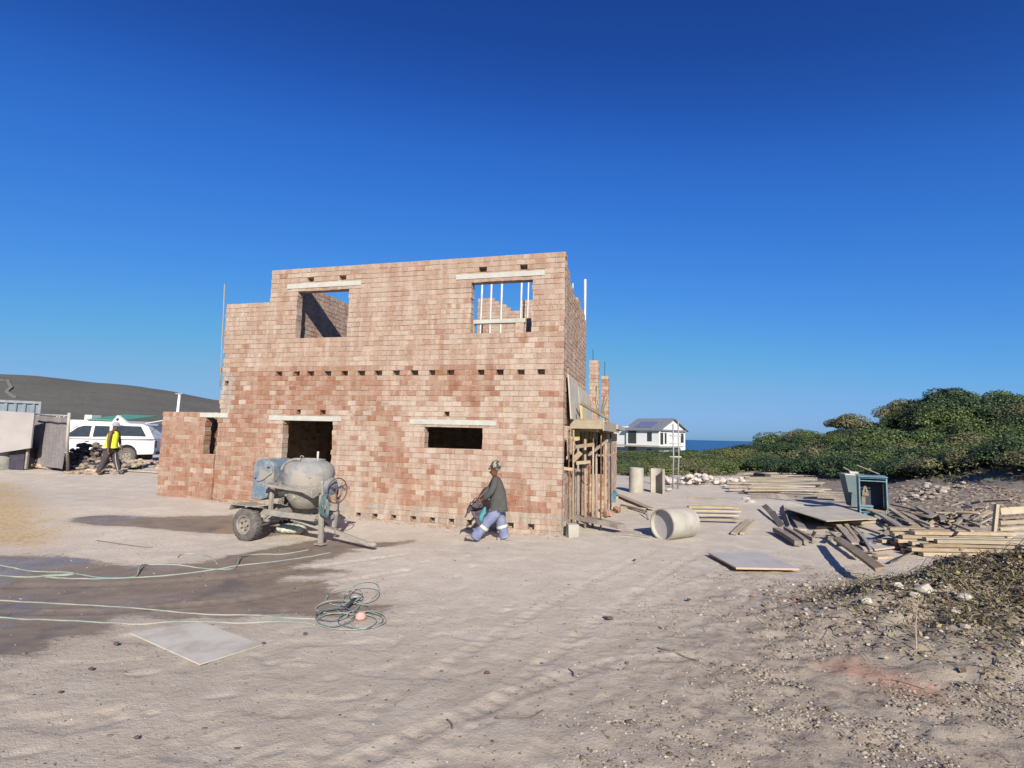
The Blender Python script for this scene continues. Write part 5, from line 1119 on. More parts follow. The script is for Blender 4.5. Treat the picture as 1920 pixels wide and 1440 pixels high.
# planks before the plywood stack
plank((1433,958),(1466,990), .16, .02, .16, .03, M['grey_timber'], 'grey board tilted up left of the plywood stack', roll=.5); plank((1466,962),(1478,992), .18, .02, .16, .03, M['grey_timber'], 'pale lit board standing on edge left of the plywood stack', roll=.9); plank((1476,960),(1504,994), .10, .03, .20, .04, M['grey_timber'], 'broad board lying next to the plywood stack')
plank((1478,995),(1512,997), .02, .02, .07, .05, M['pale_timber'], 'small pale batten under the tilted boards')
for k, (a, b, w) in enumerate([((1456,1002),(1497,1026),.16),((1473,1000),(1512,1024),.10),((1490,1002),(1527,1020),.08)]):
    plank(a, b, .06, .03, w, .10, M['grey_timber'], ['widest','middle','thinnest'][k]+' of three parallel planks below the plywood stack')
plank((1500,1005),(1552,1012), .04, .04, .06, .05, M['timber'], 'thin dark batten pointing at the nailed frame'); plank((1521,1012),(1530,1018), .0, .24, .05, .05, M['timber'], 'short stake sticking up in the sand', None, 'stake', 'stake')
# plywood stack
base = [(1472,952),(1549,977),(1644,972),(1566,948)]
for k in range(4):
    j = lambda: random.uniform(-2.5, 2.5)
    quad_board([(a+j()+(3-k)*.8, b+j()*.3) for a, b in base], .09+k*.075, .030 if k < 3 else .022, M['ply'], M['pale_timber'], 'plywood_sheet', ['bottom','second','third','topmost grey'][k]+' sheet of the loose plywood stack', 'plywood sheet')
for k, (a, b) in enumerate([((1500,962),(1560,958)),((1549,986),(1640,981)),((1555,984),(1600,982))]):
    plank(a, b, .0, .0, .10, .075, M['pale_timber'], ['bearer under the back of the plywood stack','bearer under the front edge of the plywood stack','short packer under the plywood stack'][k])
# planks right of the stack
for k, (a, b, w, m_) in enumerate([((1640,968),(1702,1001),.16,'grey_timber'),((1652,978),(1698,1008),.05,'grey_timber'),((1666,962),(1722,995),.14,'timber'),((1690,968),(1742,999),.14,'grey_timber'),((1706,976),(1752,1002),.16,'timber'),((1720,962),(1768,985),.10,'grey_timber'),((1640,955),(1720,968),.12,'timber'),((1672,955),(1752,972),.10,'grey_timber'),((1618,965),(1700,972),.10,'timber')]):
    plank(a, b, .10+.03*(k % 3), .06+.03*(k % 2), w, .05, M[m_], ['long grey plank running down from the stack corner','thin pole in the shade of the stack','brown plank second in the slanting row','grey plank in the middle of the slanting row','wide brown plank lower in the slanting row','grey plank at the right end of the slanting row','plank behind the slanting row below the blue cabinet','thin plank furthest back in the slanting row','dark plank lying at the foot of the blue cabinet'][k])
for k, (a, b, w, m_) in enumerate([((1562,986),(1604,1026),.14,'grey_timber'),((1578,986),(1612,1022),.10,'timber'),((1598,1000),(1634,1040),.06,'grey_timber'),((1606,1002),(1630,1026),.04,'steel'),((1560,1012),(1610,1052),.09,'pale_timber'),((1552,1008),(1578,1006),.10,'pale_timber'),((1556,1022),(1582,1006),.08,'pale_timber')]):
    plank(a, b, .14 if k < 5 else .10, .05, w, .045, M[m_], ['wide grey plank pointing from the plywood stack to the camera','brown plank beside the wide grey plank','thin pole by the grey sheet','bent steel strip by the grey sheet','pale batten of the nailed frame','short pale crosspiece of the nailed frame','angled crosspiece of the nailed frame'][k])
plank((1570,1031),(1652,1092), .20, .16, .15, .06, M['timber'], 'big weathered beam sloping down onto the rubble', name='timber_beam', cat='beam', roll=.25)
quad_board([(1608,1000),(1640,1030),(1690,1024),(1668,1000)], .06, .03, M['ply_grey'], M['ply_edge'], 'plywood_board', 'grey sheet lying between the planks and the timber stack', 'board')
plank((1640,1048),(1668,1046), .0, .0, .16, .05, M['timber'], 'reddish board flat on the sand by the big beam')
# stacked timbers
g0 = G(1722, 1044); i_ = 0
for lay in range(5):
    for r in range(5):
        if lay == 4 and r < 2: continue
        x0 = g0.x+random.uniform(-.25,.20)+(.25 if lay > 2 else 0); y0 = g0.y+.10+r*.21+random.uniform(-.02,.02); L = random.uniform(1.7,2.6); z = tz(x0, y0)+.04+lay*.085
        mb = MB(); mb.bow((x0,y0,z), (x0+L,y0+random.uniform(-.06,.10),tz(x0+L, y0)+.04+lay*.085), .13, .07); tag(mb.build('stacked_timber', M['pale_timber'] if random.random() < .55 else M['timber'], bevel=.004), 'sawn timber in the big stack right of the grey sheet', 'plank', 'sawn timbers of the big stack')
for k, (a, b, w, z0, z1, lab) in enumerate([((1808,1018),(1846,1033),.10,.52,.47,'upper arm of the A shaped offcut on the big stack'),((1808,1018),(1792,1034),.06,.52,.47,'lower arm of the A shaped offcut on the big stack'),((1716,1018),(1750,1030),.08,.50,.46,'slanting batten on the left end of the big stack'),((1790,1030),(1826,1045),.06,.50,.48,'thin batten across the front of the big stack')]):
    plank(a, b, z0, z1, w, .05, M['pale_timber'], lab)
# upright pallet at the right edge
g = G(1868, 1034); pl = thing('pallet', 'wooden pallet standing on edge at the right edge of the picture', 'pallet', (g.x, g.y, g.z), rad(4))
mb = MB(); mb.bar((-.10,0,-.02), (.08,.0,.98), .07, .06, up=(0,1,0)); mb.build('stile', M['pale_timber'], pl)
mb = MB(); mb.bar((1.05,0,-.02), (1.10,.0,.92), .07, .06, up=(0,1,0)); mb.build('stile', M['pale_timber'], pl)
for z0, z1, w in ((.84,.92,.15),(.60,.66,.08),(.47,.54,.07),(.36,.42,.06),(.14,.22,.09),(.02,.08,.07)):
    mb = MB(); mb.bar((.02+z0*.1,-.045,z0), (1.25,-.045,z1), .03, w, up=(0,0,1), jit=.006); mb.build('slat', M['pale_timber'], pl)
# dark clutter behind the stack
for k in range(26):
    a = (random.uniform(1745,1850), random.uniform(958,1004)); b = (a[0]+random.uniform(-45,60), a[1]+random.uniform(-12,16)); z = random.uniform(.02,.42)
    plank(a, b, z, max(0, z+random.uniform(-.12,.12)), random.uniform(.06,.15), .04, M['grey_timber'] if k % 4 else M['timber'], 'weathered offcut in the dark jumble behind the big stack', 'weathered offcuts behind the big stack', 'timber_offcut', 'offcut', random.uniform(-.6,.6))
for k in range(44):
    a = (random.uniform(1560,1890), random.uniform(962,1040)); b = (a[0]+random.choice((-1,1))*random.uniform(18,70), a[1]+random.uniform(-8,30)); z = random.uniform(.0,.10)
    if 1466 < a[0] < 1650 and a[1] < 990: continue
    plank(a, b, z, max(0, z+random.uniform(-.06,.10)), random.uniform(.05,.13), random.uniform(.02,.05), M['grey_timber'] if k % 3 else M['timber'], 'weathered offcut strewn between the plywood stack and the pallet', 'offcuts strewn about the timber yard', 'timber_offcut', 'offcut', random.uniform(-.5,.5))
plank((1755,984),(1782,985), .32, .32, .10, .03, M['pale_timber'], 'left pale board lying on the dark jumble'); plank((1790,984),(1816,984), .34, .34, .10, .03, M['pale_timber'], 'right pale board lying on the dark jumble')
# wide spread of pale planks in the middle distance
for k in range(30):
    fy = k/29; y_ = 892+fy*36+random.uniform(-1,1); x0 = 1412-fy*28+random.uniform(-12,24); x1 = 1520+fy*18+random.uniform(-30,24)
    if k % 5 == 0: x0 -= 30; x1 -= 60
    plank((x0,y_),(x1,y_+random.uniform(-1,1.5)), random.uniform(.05,.16), random.uniform(.05,.16), random.uniform(.20,.34), .05, M['pale_timber'], 'pale plank lying in the wide spread of planks before the dunes', 'pale planks spread out before the dunes')
for k in range(5):
    y_ = 924+k*3.2; plank((1397+k*3,y_-2),(1590+k*6,y_+4+k), .05, .05, .08, .05, M['grey_timber'], 'long dark pole in the bundle below the spread of pale planks', 'long dark poles below the pale planks', 'timber_pole', 'pole')
plank((1418,899),(1440,902), .12, .12, .3, .25, M['dark_steel'], 'dark box on the spread of pale planks', None, 'steel_box', 'box')
plank((1290,934),(1388,939), .0, .0, .08, .04, M['timber'], 'thin dark plank alone on the sand beyond the lying pipe'); plank((1310,911),(1345,912), .0, .0, .2, .05, M['pale_timber'], 'short plank in front of the white blocks'); plank((1372,914),(1402,916), .02, .02, .14, .05, M['pale_timber'], 'plank at the left end of the wide spread')
for k, (x_, y_) in enumerate([(1400,938),(1408,944),(1360,915),(1252,921)]):
    g = G(x_, y_); mb = MB(); mb.rock((0,0,.05), .13, (.42,.38,.33), (1.5,1,.6)); o = mb.build('rock', M['stone'], colors=True); o.location = (g.x, g.y, g.z); tag(o, 'low rock '+['just below the left end of the pole bundle','touching the pole bundle on the sand','beside the plank at the left of the wide spread','at the foot of the scaffold mast'][k], 'rock')
# white block pile
for k in range(84):
    px = random.choice((random.uniform(1246,1262), random.uniform(1278,1345), random.uniform(1278,1400))); py = 911-abs(random.gauss(0, 1))*4.5-(8 if 1285 < px < 1335 and random.random() < .5 else 0)
    g = G(px, 911-random.uniform(0,5)); zz = max(0, (911-py)/FPX*g.y*.75); mb = MB(); s_k = random.uniform(.07,.17); kk = random.uniform(.8,1.1)
    mb.rock((0,0,0), s_k, (.52*kk,.45*kk,.40*kk), (1.3,1,.85)); o = mb.build('limestone_block', M['stone'], colors=True); o.location = (g.x, g.y, g.z+s_k*.3+zz*.8); tag(o, 'white broken block in the pile before the green bushes', 'block', 'white broken blocks before the bushes')
# blue cabinet
g = G(1639, 968); W_ = .70*g.y/16.5; Hc = 72/FPX*g.y; cab_ = thing('steel_cabinet', 'blue framed steel cabinet with an open dark front standing on the dune foot', 'cabinet', (g.x, g.y, g.z-.02), rad(-26))
D_ = .45; zb = .13
mb = MB()
for x_ in (-W_/2, W_/2):
    for y_ in (0, D_): mb.bbox((x_-.018,y_-.018,0 if x_ < 0 else -.05), (x_+.018,y_+.018,Hc))
for z_ in (zb, Hc-.025, Hc-.11):
    mb.bbox((-W_/2+.019,-.015,z_-.014), (W_/2-.019,.015,z_+.014))
mb.build('frame', M['toilet_blue'], cab_, bevel=.004)
mb = MB(); mb.bbox((-W_/2-.012,.03,zb), (-W_/2+.012,D_-.03,Hc-.02)); mb.bbox((W_/2-.012,.03,zb), (W_/2+.012,D_-.03,Hc-.02)); mb.build('side_panel', M['toilet_side'], cab_)
mb = MB(); mb.bbox((-W_/2+.03,D_-.02,zb), (W_/2-.03,D_+.01,Hc-.02)); mb.bbox((-W_/2+.03,.03,zb-.02), (W_/2-.03,D_-.03,zb+.01)); mb.build('back_panel', M['dark_in'], cab_)
mb = MB(); mb.add([(-W_/2-.04,-.06,Hc+.004),(W_/2+.03,-.06,Hc+.004),(W_/2+.03,D_+.03,Hc+.03),(-W_/2-.04,D_+.03,Hc+.03),(-W_/2-.04,-.06,Hc+.03),(W_/2+.03,-.06,Hc+.03),(W_/2+.03,D_+.03,Hc+.055),(-W_/2-.04,D_+.03,Hc+.055)], [(0,3,2,1),(4,5,6,7),(0,1,5,4),(1,2,6,5),(2,3,7,6),(3,0,4,7)]); mb.build('lid', M['toilet_blue'], cab_)
mb = MB()
for z_ in (zb+.10, zb+.17): mb.box((-W_*.22,.25,z_), (W_*.45,.28,.04), jit=.01)
mb.box((-W_*.12,.12,zb-.06), (W_*.5,.2,.1), jit=.01); mb.build('shelf_contents', M['toilet_blue'], cab_)
mb = MB(); mb.bar((-W_*.34,.3,zb+.02), (-W_*.30,.3,zb+.5), .05, .1); mb.bar((-W_*.36,.25,zb+.52), (-W_*.12,.25,zb+.52), .04, .1); mb.bar((-W_*.33,.25,zb+.54), (-W_*.25,.25,zb+.78), .04, .04); mb.bar((-W_*.15,.25,zb+.54), (-W_*.24,.25,zb+.76), .04, .04); mb.build('bracket', M['timber'], cab_)
g2_ = G(1658, 968); mb = MB(); mb.bar((0,0,0), (.01,0,.19), .07, .06, up=(0,1,0)); o = mb.build('timber_block', M['yellow_timber']); o.location = (g2_.x, g2_.y-.10, g2_.z); tag(o, 'small yellow block under the right leg of the blue cabinet', 'block')
mb = MB(); mb.bar((0,0,0), (-.62,.1,.26), .09, .03); o = mb.build('timber_plank', M['grey_timber']); o.location = (g.x+.02, g.y+.25, g.z+Hc+.06); tag(o, 'grey plank stub lying on top of the blue cabinet', 'plank')
gb = G(1597, 958); bn_ = thing('mortar_bin', 'dark tapered steel bin with a pale rim left of the blue cabinet', 'bin', (gb.x+.42, gb.y+.55, gb.z), rad(-14)); hb2 = 64/FPX*gb.y
mb = MB(); mb.add([(-.12,-.15,.1),(.26,-.15,.05),(.26,.3,.05),(-.12,.3,.1),(-.30,-.24,hb2),(.24,-.24,hb2),(.24,.34,hb2),(-.30,.34,hb2)], [(0,3,2,1),(0,1,5,4),(1,2,6,5),(2,3,7,6),(3,0,4,7),(4,5,6,7)]); mb.build('tub', M['toilet_side'], bn_)
mb = MB(); mb.box((-.03,.05,hb2+.02), (.56,.60,.04), jit=.01); mb.box((.02,.0,hb2+.07), (.25,.2,.07), jit=.02); mb.build('rim', M['lintel'], bn_)
mb = MB(); mb.bbox((.10,-.1,-.05), (.2,.2,.12)); mb.build('leg', M['pale_timber'], bn_)
mb = MB(); mb.tube([(.06,0,hb2+.06),(-.24,.1,hb2+.24)], .018, 6); mb.build('handle', M['pale_timber'], bn_)

# ================================================================== WHITE HOUSE beyond the bushes
hc_ = P(1236, 866, 90); WA = rad(43)
wh = thing('white_house', 'white two storey house with a grey gabled roof beyond the bushes', 'house', (hc_.x, hc_.y, -1.3), WA)
ez = P(1236, 806, 90).z+1.3; rz_ = P(1262, 786, 90+2).z+1.3; GW, SL = 8.6, 6.6
mb = MB(); mb.prism([(0,0),(GW,0),(GW,ez),(GW/2,rz_),(0,ez)], 0, SL); mb.build('wall', M['white_plaster'], wh)
mb = MB(); ov = .45; k_ = (rz_-ez)/(GW/2)
for s in (0, 1):
    x0, x1 = (-ov, GW/2) if s == 0 else (GW+ov, GW/2)
    z0, z1 = ez-ov*k_+.04, rz_+.04
    v_ = [(x0,-ov,z0),(x1,-ov,z1),(x1,SL+ov,z1),(x0,SL+ov,z0)]; v_ += [(a, b, c+.16) for a, b, c in v_]
    mb.add(v_, [(0,1,2,3),(7,6,5,4),(0,4,5,1),(1,5,6,2),(2,6,7,3),(3,7,4,0)])
rf = mb.build('roof', M['roof'], wh)
mb = MB(); vv = [(.35,1.6),(.35,5.2),(2.6,5.2),(2.6,1.6)]; mb.add([(x_, y_, ez+x_*k_+.24) for x_, y_ in vv]+[(x_, y_, ez+x_*k_+.32) for x_, y_ in vv], [(0,1,2,3),(7,6,5,4),(0,4,5,1),(1,5,6,2),(2,6,7,3),(3,7,4,0)]); mb.build('solar_panel', M['solar'], rf)
mb = MB(); mb.bbox((.3,-.30,ez-.18), (GW-.1,-.02,ez+.12)); mb.build('canopy_slab', M['roof'], wh)
def win(lo, hi, ax='x', nm='window', bars=1):
    f_ = MB(); f_.bbox(lo, hi); w_ = f_.build(nm, M['dark_steel'], wh)
    p_ = MB(); c1 = [(a+b)/2 for a, b in zip(lo, hi)]; d1 = [b-a for a, b in zip(lo, hi)]
    axi = 0 if ax == 'x' else 1; oth = 1-axi
    nb = bars+1; wd = d1[oth]/nb
    for b in range(nb):
        c2 = list(c1); s2 = list(d1); c2[oth] = lo[oth]+wd*(b+.5); s2[oth] = wd-.12; s2[2] -= .14; s2[axi] = d1[axi]+.02; p_.box(c2, s2)
    p_.build('pane', M['glass'], w_)
mid = ez-2.55
win((-.04,4.5,mid+.15), (.02,6.15,ez-.15), 'x', 'window', 2); win((-.04,1.4,mid+.6), (.02,2.3,ez-.45), 'x', 'window', 1); win((-.04,4.5,mid-2.6), (.02,6.15,mid-.45), 'x', 'window', 2); win((-.04,1.4,mid-1.6), (.02,2.3,mid-.7), 'x', 'window', 1)
win((.35,-.04,mid+.1), (1.25,.02,ez-.45), 'y', 'door', 0); win((1.7,-.04,mid+.2), (2.3,.02,ez-.45), 'y', 'window', 0); win((7.0,-.04,mid+.45), (8.0,.02,ez-.45), 'y', 'window', 1)
mb = MB(); mb.bbox((-1.2,-.9,mid-.35), (-.03,SL+8,mid-.10)); mb.bbox((-.03,-.9,mid-.35), (GW*.75,-.03,mid-.10)); mb.build('balcony_slab', M['concrete'], wh)
mb = MB(); mb.bbox((.4,SL+.01,0), (GW+1.5,SL+4.2,ez+.62)); mb.build('flat_wing', M['white_plaster'], wh)
mb = MB(); mb.bbox((.7,SL+4.21,0), (GW,SL+11,mid+.9)); mb.build('side_wing', M['white_plaster'], wh)
win((.66,SL+4.5,mid-2.5), (.72,SL+10.6,mid-.45), 'x', 'window', 4); win((.66,SL+4.6,mid+1.0), (1.4,SL+10,ez-.4), 'x', 'window', 3)
mb = MB(); mb.bbox((.5,SL+4.22,ez-.35), (GW,SL+10.5,ez+.05)); mb.build('flat_roof', M['white_plaster'], wh)

# ================================================================== BUSHES on the dunes
def bush_meshes(seed, pal):
    r_ = random.Random(seed); mb = MB(); lobes = []
    for k in range(16):
        a = r_.uniform(0, 6.28); rr = r_.uniform(0, .8)**.8; lobes.append((rr*math.cos(a), rr*math.sin(a), .24+.55*(1-rr*rr)*r_.uniform(.5,1.05), r_.uniform(.24,.42)))
    for k in range(6200):
        lx, ly, lz, lr = r_.choice(lobes); th_ = r_.uniform(0, 6.28); cz = r_.uniform(-.55,1); sz = math.sqrt(1-cz*cz); q = lr*r_.uniform(.80,1.06)
        p = Vector((lx+q*sz*math.cos(th_), ly+q*sz*math.sin(th_), lz+q*cz*.8))
        if p.z < .02: continue
        n_ = Vector((sz*math.cos(th_), sz*math.sin(th_), cz+.5)).normalized()
        n_ = (n_+Vector((r_.uniform(-.8,.8), r_.uniform(-.8,.8), r_.uniform(-.6,.8)))).normalized(); u = n_.orthogonal().normalized(); u = (Matrix.Rotation(r_.uniform(0,6.28), 3, n_)@u); w_ = n_.cross(u); s1 = r_.uniform(.020,.042); s2 = s1*r_.uniform(.45,.8)
        c = r_.choice(pal); k2 = r_.uniform(.6,1.35)
        mb.add([p-u*s1, p-w_*s2, p+u*s1, p+w_*s2], [(0,1,2,3)], tuple(v*k2 for v in c))
    sm = MB()
    for k in range(11):
        a = r_.uniform(0, 6.28); b = Vector((.12*math.cos(a), .12*math.sin(a), 0)); lx, ly, lz, lr = lobes[k]; sm.tube([b, b.lerp(Vector((lx,ly,lz)), .5)+Vector((0,0,.06)), Vector((lx,ly,lz))], [.032,.022,.008], 5)
    return mb, sm
PAL = {'green': ([(.085,.125,.034),(.105,.145,.042),(.070,.105,.032),(.13,.155,.052)], 'rounded green bush in the dune thicket'),
       'olive': ([(.15,.165,.048),(.17,.175,.06),(.11,.135,.045),(.20,.185,.075)], 'olive yellow bush in the dune thicket'),
       'dark': ([(.040,.072,.028),(.052,.085,.034),(.034,.060,.028),(.065,.092,.038)], 'dark blue green bush in the dune thicket'),  # leaf tones deepened to paint in shadow among the bushes
       'brown': ([(.14,.135,.065),(.17,.15,.085),(.12,.13,.055),(.14,.15,.06)], 'brownish half dry bush in the dune thicket')}
protos = {}
for i, (k, (pal, lab)) in enumerate(PAL.items()):
    protos[k] = []
    for v_ in range(2): protos[k].append((bush_meshes(100+i*10+v_, pal), lab))
bp = {}
def bush(kind, v_, x, y, s, h, label=None, group='bushes of the dune thicket'):
    key = (kind, v_); (mb, sm), lab = protos[kind][v_]
    if key not in bp:
        o = thing('coastal_bush', lab, 'bush', (x, y, 0), group=group); mb.build('crown', M['leaf'], o, colors=True); sm.build('stem', M['stem'], o); bp[key] = o
    else: o = copy_tree(bp[key])
    o['label'] = label or lab; o.location = (x, y, tz(x, y)-.12*h); o.rotation_euler = (0, 0, random.uniform(0, 6.28)); o.scale = (s, s*random.uniform(.85,1.1), h); return o
pts_b = []
def try_b(x, y, rmin):
    for (a, b, r) in pts_b:
        if (a-x)**2+(b-y)**2 < (.5*(r+rmin))**2: return False
    pts_b.append((x, y, rmin)); return True
tries = 0; nb_ = 0
while nb_ < 288 and tries < 60000:
    tries += 1
    Y_ = 17+53*random.random()**1.15; tn_ = random.uniform(.17, 1.12); X_ = tn_*Y_
    vm = (Y_-float(np.interp(tn_, VB_T, VB_D)))
    if vm < .8+random.random()*.8: continue
    if X_ > 62: continue
    if tn_ < .46 and Y_ > 64: continue
    if t01(X_, Y_) < tz(37, 44)-1.0 and Y_ > 52 and X_ > 30: continue
    sp_ = max(1.15, .046*Y_)*(1.0 if vm < 9 else 1.15)
    if not try_b(X_, Y_, sp_*1.12): continue
    nz = vn1(X_*.16, Y_*.16, 5)
    kind = random.choice(['green','green','olive','dark'] if nz > .5 else ['dark','green','brown','dark'])
    if vm < 3.5 and tn_ > .55: kind = random.choice(['dark','brown','dark','dark'])  # rows by the bank get darker kinds, their shade put into leaf colour
    if tn_ < .46: kind = random.choice(['green','green','olive']) if vm > 2 else random.choice(['brown','olive','green'])
    if .5 < tn_ < .78 and Y_ > 38: sp_ *= .68
    s = sp_*random.uniform(.85,1.15); h = s*random.uniform(.75,1.15)
    if tn_ < .27: h = min(h, 1.5)*.38
    elif tn_ < .48: h = min(h, 1.5)*.66
    elif tn_ < .62: h *= .75
    else: h *= .92; s *= 1.12
    bush(kind, random.randint(0,1), X_, Y_, s, h); nb_ += 1
for k in range(7):
    tn_ = .185+.014*k; Y_ = 63+3*(k % 3); bush('green' if k % 2 else 'olive', k % 2, tn_*Y_, Y_, 2.6, .8)
# low undergrowth carpet between the bushes
mb = MB(); n_u = 0; UP = PAL['olive'][0]+PAL['green'][0]+PAL['brown'][0]
while n_u < 32000:
    Y_ = 17+44*random.random(); tn_ = random.uniform(.18, 1.1) if n_u < 26000 else random.uniform(.17, .42); X_ = tn_*Y_; vm = Y_-float(np.interp(tn_, VB_T, VB_D))
    if vm < -.5+1.2*random.random() or X_ > 60: continue
    z_ = tz(X_, Y_)+mic1(X_, Y_)+random.random()**2*(.55 if tn_ > .5 else .3); a = random.uniform(0, 6.28); kk = random.uniform(.6,1.2); c = tuple(v*kk for v in random.choice(UP)); s1 = random.uniform(.05,.12)
    n_ = Vector((random.uniform(-.6,.6), random.uniform(-.9,.3), random.uniform(.2,1))).normalized(); u = Matrix.Rotation(a, 3, n_)@n_.orthogonal().normalized(); w_ = n_.cross(u); q = Vector((X_, Y_, z_))
    mb.add([q-u*s1, q-w_*s1*.5, q+u*s1, q+w_*s1*.5], [(0,1,2,3)], c); n_u += 1
tag(mb.build('undergrowth', M['leaf'], colors=True), 'low scrub and ground cover between the dune bushes', 'undergrowth', None, 'stuff')
# crest trees standing above the skyline
for k, (px, py, Y_, s, h) in enumerate([(1776,752,45,3.0,2.6),(1682,770,44,.75,1.3),(1664,776,44,.8,1.0)]):
    q = P(px, py, Y_); bush('dark', k % 2, q.x, q.y, s, h*1.0, ['broad dark bush crowning the top of the dune','small round bush standing out on the dune skyline','low bush beside the small round one on the skyline'][k], None)
# hanging slope stones
for k in range(46):
    px = random.uniform(1690,1815); py = 942-(px-1690)*.32+random.gauss(0,7); g = G(px, py); kk = random.uniform(.6,1.1); mb = MB(); mb.rock((0,0,.02), random.uniform(.04,.12), (.36*kk,.31*kk,.26*kk), (1.3,1,.7)); o = mb.build('slope_stone', M['stone'], colors=True); o.location = gm(g); tag(o, 'pale stone in the band of stones on the dune bank', 'stone', 'pale stones on the dune bank')
# bare bank litter
mb = MB()
for k in range(900):
    px = random.uniform(1650,1920); py = random.uniform(895,985); g = G(px, py); g = gm(g); kk = random.uniform(.5,1.1); mb.rock(g, random.uniform(.02,.07), (.28*kk,.22*kk,.17*kk), (1.6,1,.6))
tag(mb.build('bank_rubble', M['stone'], colors=True), 'crumbled soil and roots over the bare dune bank', 'rubble', None, 'stuff')

# ================================================================== DEBRIS MOUND and loose ground litter
def surf(x, y): return tz(x, y)+mic1(x, y)
N_ = 17000; mx_ = rng.normal(6.6, 1.15, N_); my_ = rng.normal(6.55, .95, N_); mh = mound(mx_, my_); mz_ = terrain(mx_, my_)+micro(mx_, my_)
mb = MB(); st = MB()
LC = [(.26,.215,.10),(.30,.25,.13),(.18,.15,.075),(.13,.095,.06),(.10,.07,.048),(.16,.15,.075),(.34,.29,.19),(.09,.085,.045),(.11,.08,.055)]
DK = [(.075,.058,.042),(.11,.082,.058),(.06,.058,.035),(.16,.125,.085),(.22,.18,.11)]
for x_, y_, h_, z_ in zip(mx_, my_, mh, mz_):
    if h_ < .04: continue
    cl = vn1(x_*1.3, y_*1.3, 61)
    up_dark = y_ > 6.55+.5*(cl-.5) and x_ > 5.6
    pal = DK if (up_dark and random.random() < .8) else LC
    kk = random.uniform(.7,1.25); c = tuple(v*kk for v in random.choice(pal))
    if random.random() < .62:
        a = random.uniform(0, 6.28); L = random.uniform(.06,.30); d = Vector((math.cos(a), math.sin(a), random.uniform(-.15,.6))).normalized(); w_ = random.uniform(.003,.008)
        p = Vector((x_, y_, z_+random.uniform(-.01,.05))); sd = d.cross(Vector((0,0,1))).normalized()*w_; bend = Vector((0,0,-L*.25))
        m_ = p+d*L*.5; e = p+d*L+bend
        mb.add([p-sd, p+sd, m_+sd*.9, m_-sd*.9, e+sd*.2, e-sd*.2], [(0,1,2,3),(3,2,4,5)], c)
    else:
        a = random.uniform(0, 6.28); n_ = Vector((random.uniform(-.7,.7), random.uniform(-.9,.4), random.uniform(.3,1))).normalized(); u = Matrix.Rotation(a, 3, n_)@n_.orthogonal().normalized(); w_ = n_.cross(u); s1 = random.uniform(.012,.038); s2 = s1*random.uniform(.4,.8); p = Vector((x_, y_, z_+random.uniform(0,.06)))
        mb.add([p-u*s1, p-w_*s2+n_*.004, p+u*s1, p+w_*s2+n_*.004], [(0,1,2,3)], c)
for k in range(420):
    x_ = random.gauss(6.75, .95); y_ = random.gauss(6.75, .75); h_ = mound1(x_, y_)
    if h_ < .08: continue
    a = random.uniform(0, 6.28); L = random.uniform(.2,.65); z_ = tz(x_, y_); p0 = Vector((x_, y_, z_+.01)); d = Vector((math.cos(a), math.sin(a), 0))
    q1_ = p0+d*L*.5+Vector((0,0,random.uniform(.015,.06))); q2_ = p0+d*L; q2_.z = tz(q2_.x, q2_.y)+random.uniform(.0,.10); kk = random.uniform(.6,1.2)
    mb.tube([p0, p0.lerp(q1_, .6)+Vector((0,0,.02)), q1_, q2_], [.006,.005,.004,.002], 4, tuple(v*kk for v in random.choice(DK+[(.30,.25,.14)])), cap=False)
tag(mb.build('garden_waste', M['litter'], colors=True), 'dry cleared brush and leaves heaped over the rubble mound', 'plant waste', None, 'stuff')
N_ = 2600; mx_ = rng.normal(6.25, 1.25, N_); my_ = rng.normal(6.95, .75, N_)
mb = MB()
for x_, y_ in zip(mx_, my_):
    if mound1(x_, y_) < .015 and random.random() < .8: continue
    r = random.uniform(.008,.024)*(1.8 if random.random() < .06 else 1); kk = random.uniform(.7,1.1); c = random.choice([(.44,.38,.32),(.38,.32,.26),(.48,.43,.37),(.30,.22,.17),(.27,.15,.11),(.22,.18,.14)])
    mb.rock((x_, y_, surf(x_, y_)+r*.4), r, tuple(v*kk for v in c), (1.3,1,.8))
tag(mb.build('rubble_chips', M['stone'], colors=True), 'pale broken chips strewn over the mound and the sand beside it', 'rubble', None, 'stuff')
for k, (px, py, r) in enumerate([(1733,1116,.085),(1716,1120,.05),(1660,1093,.07),(1672,1086,.055),(1908,1032,.12),(1808,1128,.07),(1895,1025,.10),(1625,1133,.06),(1684,1103,.05)]):
    g = G(px, py); mb = MB(); mb.rock((0,0,r*.3), r, (.46,.42,.36), (1.3,.9,.8)); o = mb.build('rubble_lump', M['stone'], colors=True); o.location = g; tag(o, ['largest white rubble lump in the middle of the mound','small lump touching the largest white one on the left','broken white lump at the lower end of the big beam','second white lump by the big beam','white lump by the right picture edge beside the pallet','small white lump in the gravel right of the largest one','white lump under the pallet end at the picture edge','small pale lump in the shadow left of the mound','small pale lump between the beam and the largest one'][k], 'rubble')
mb = MB(); g = G(1722, 1215); mb.tube([(0,0,0),(.05,.06,.22),(.12,.10,.47)], [.007,.006,.003], 6); o = mb.build('dry_stalk', M['pale_timber']); o.location = g; tag(o, 'pale dry stalk standing up from the mound', 'stalk')
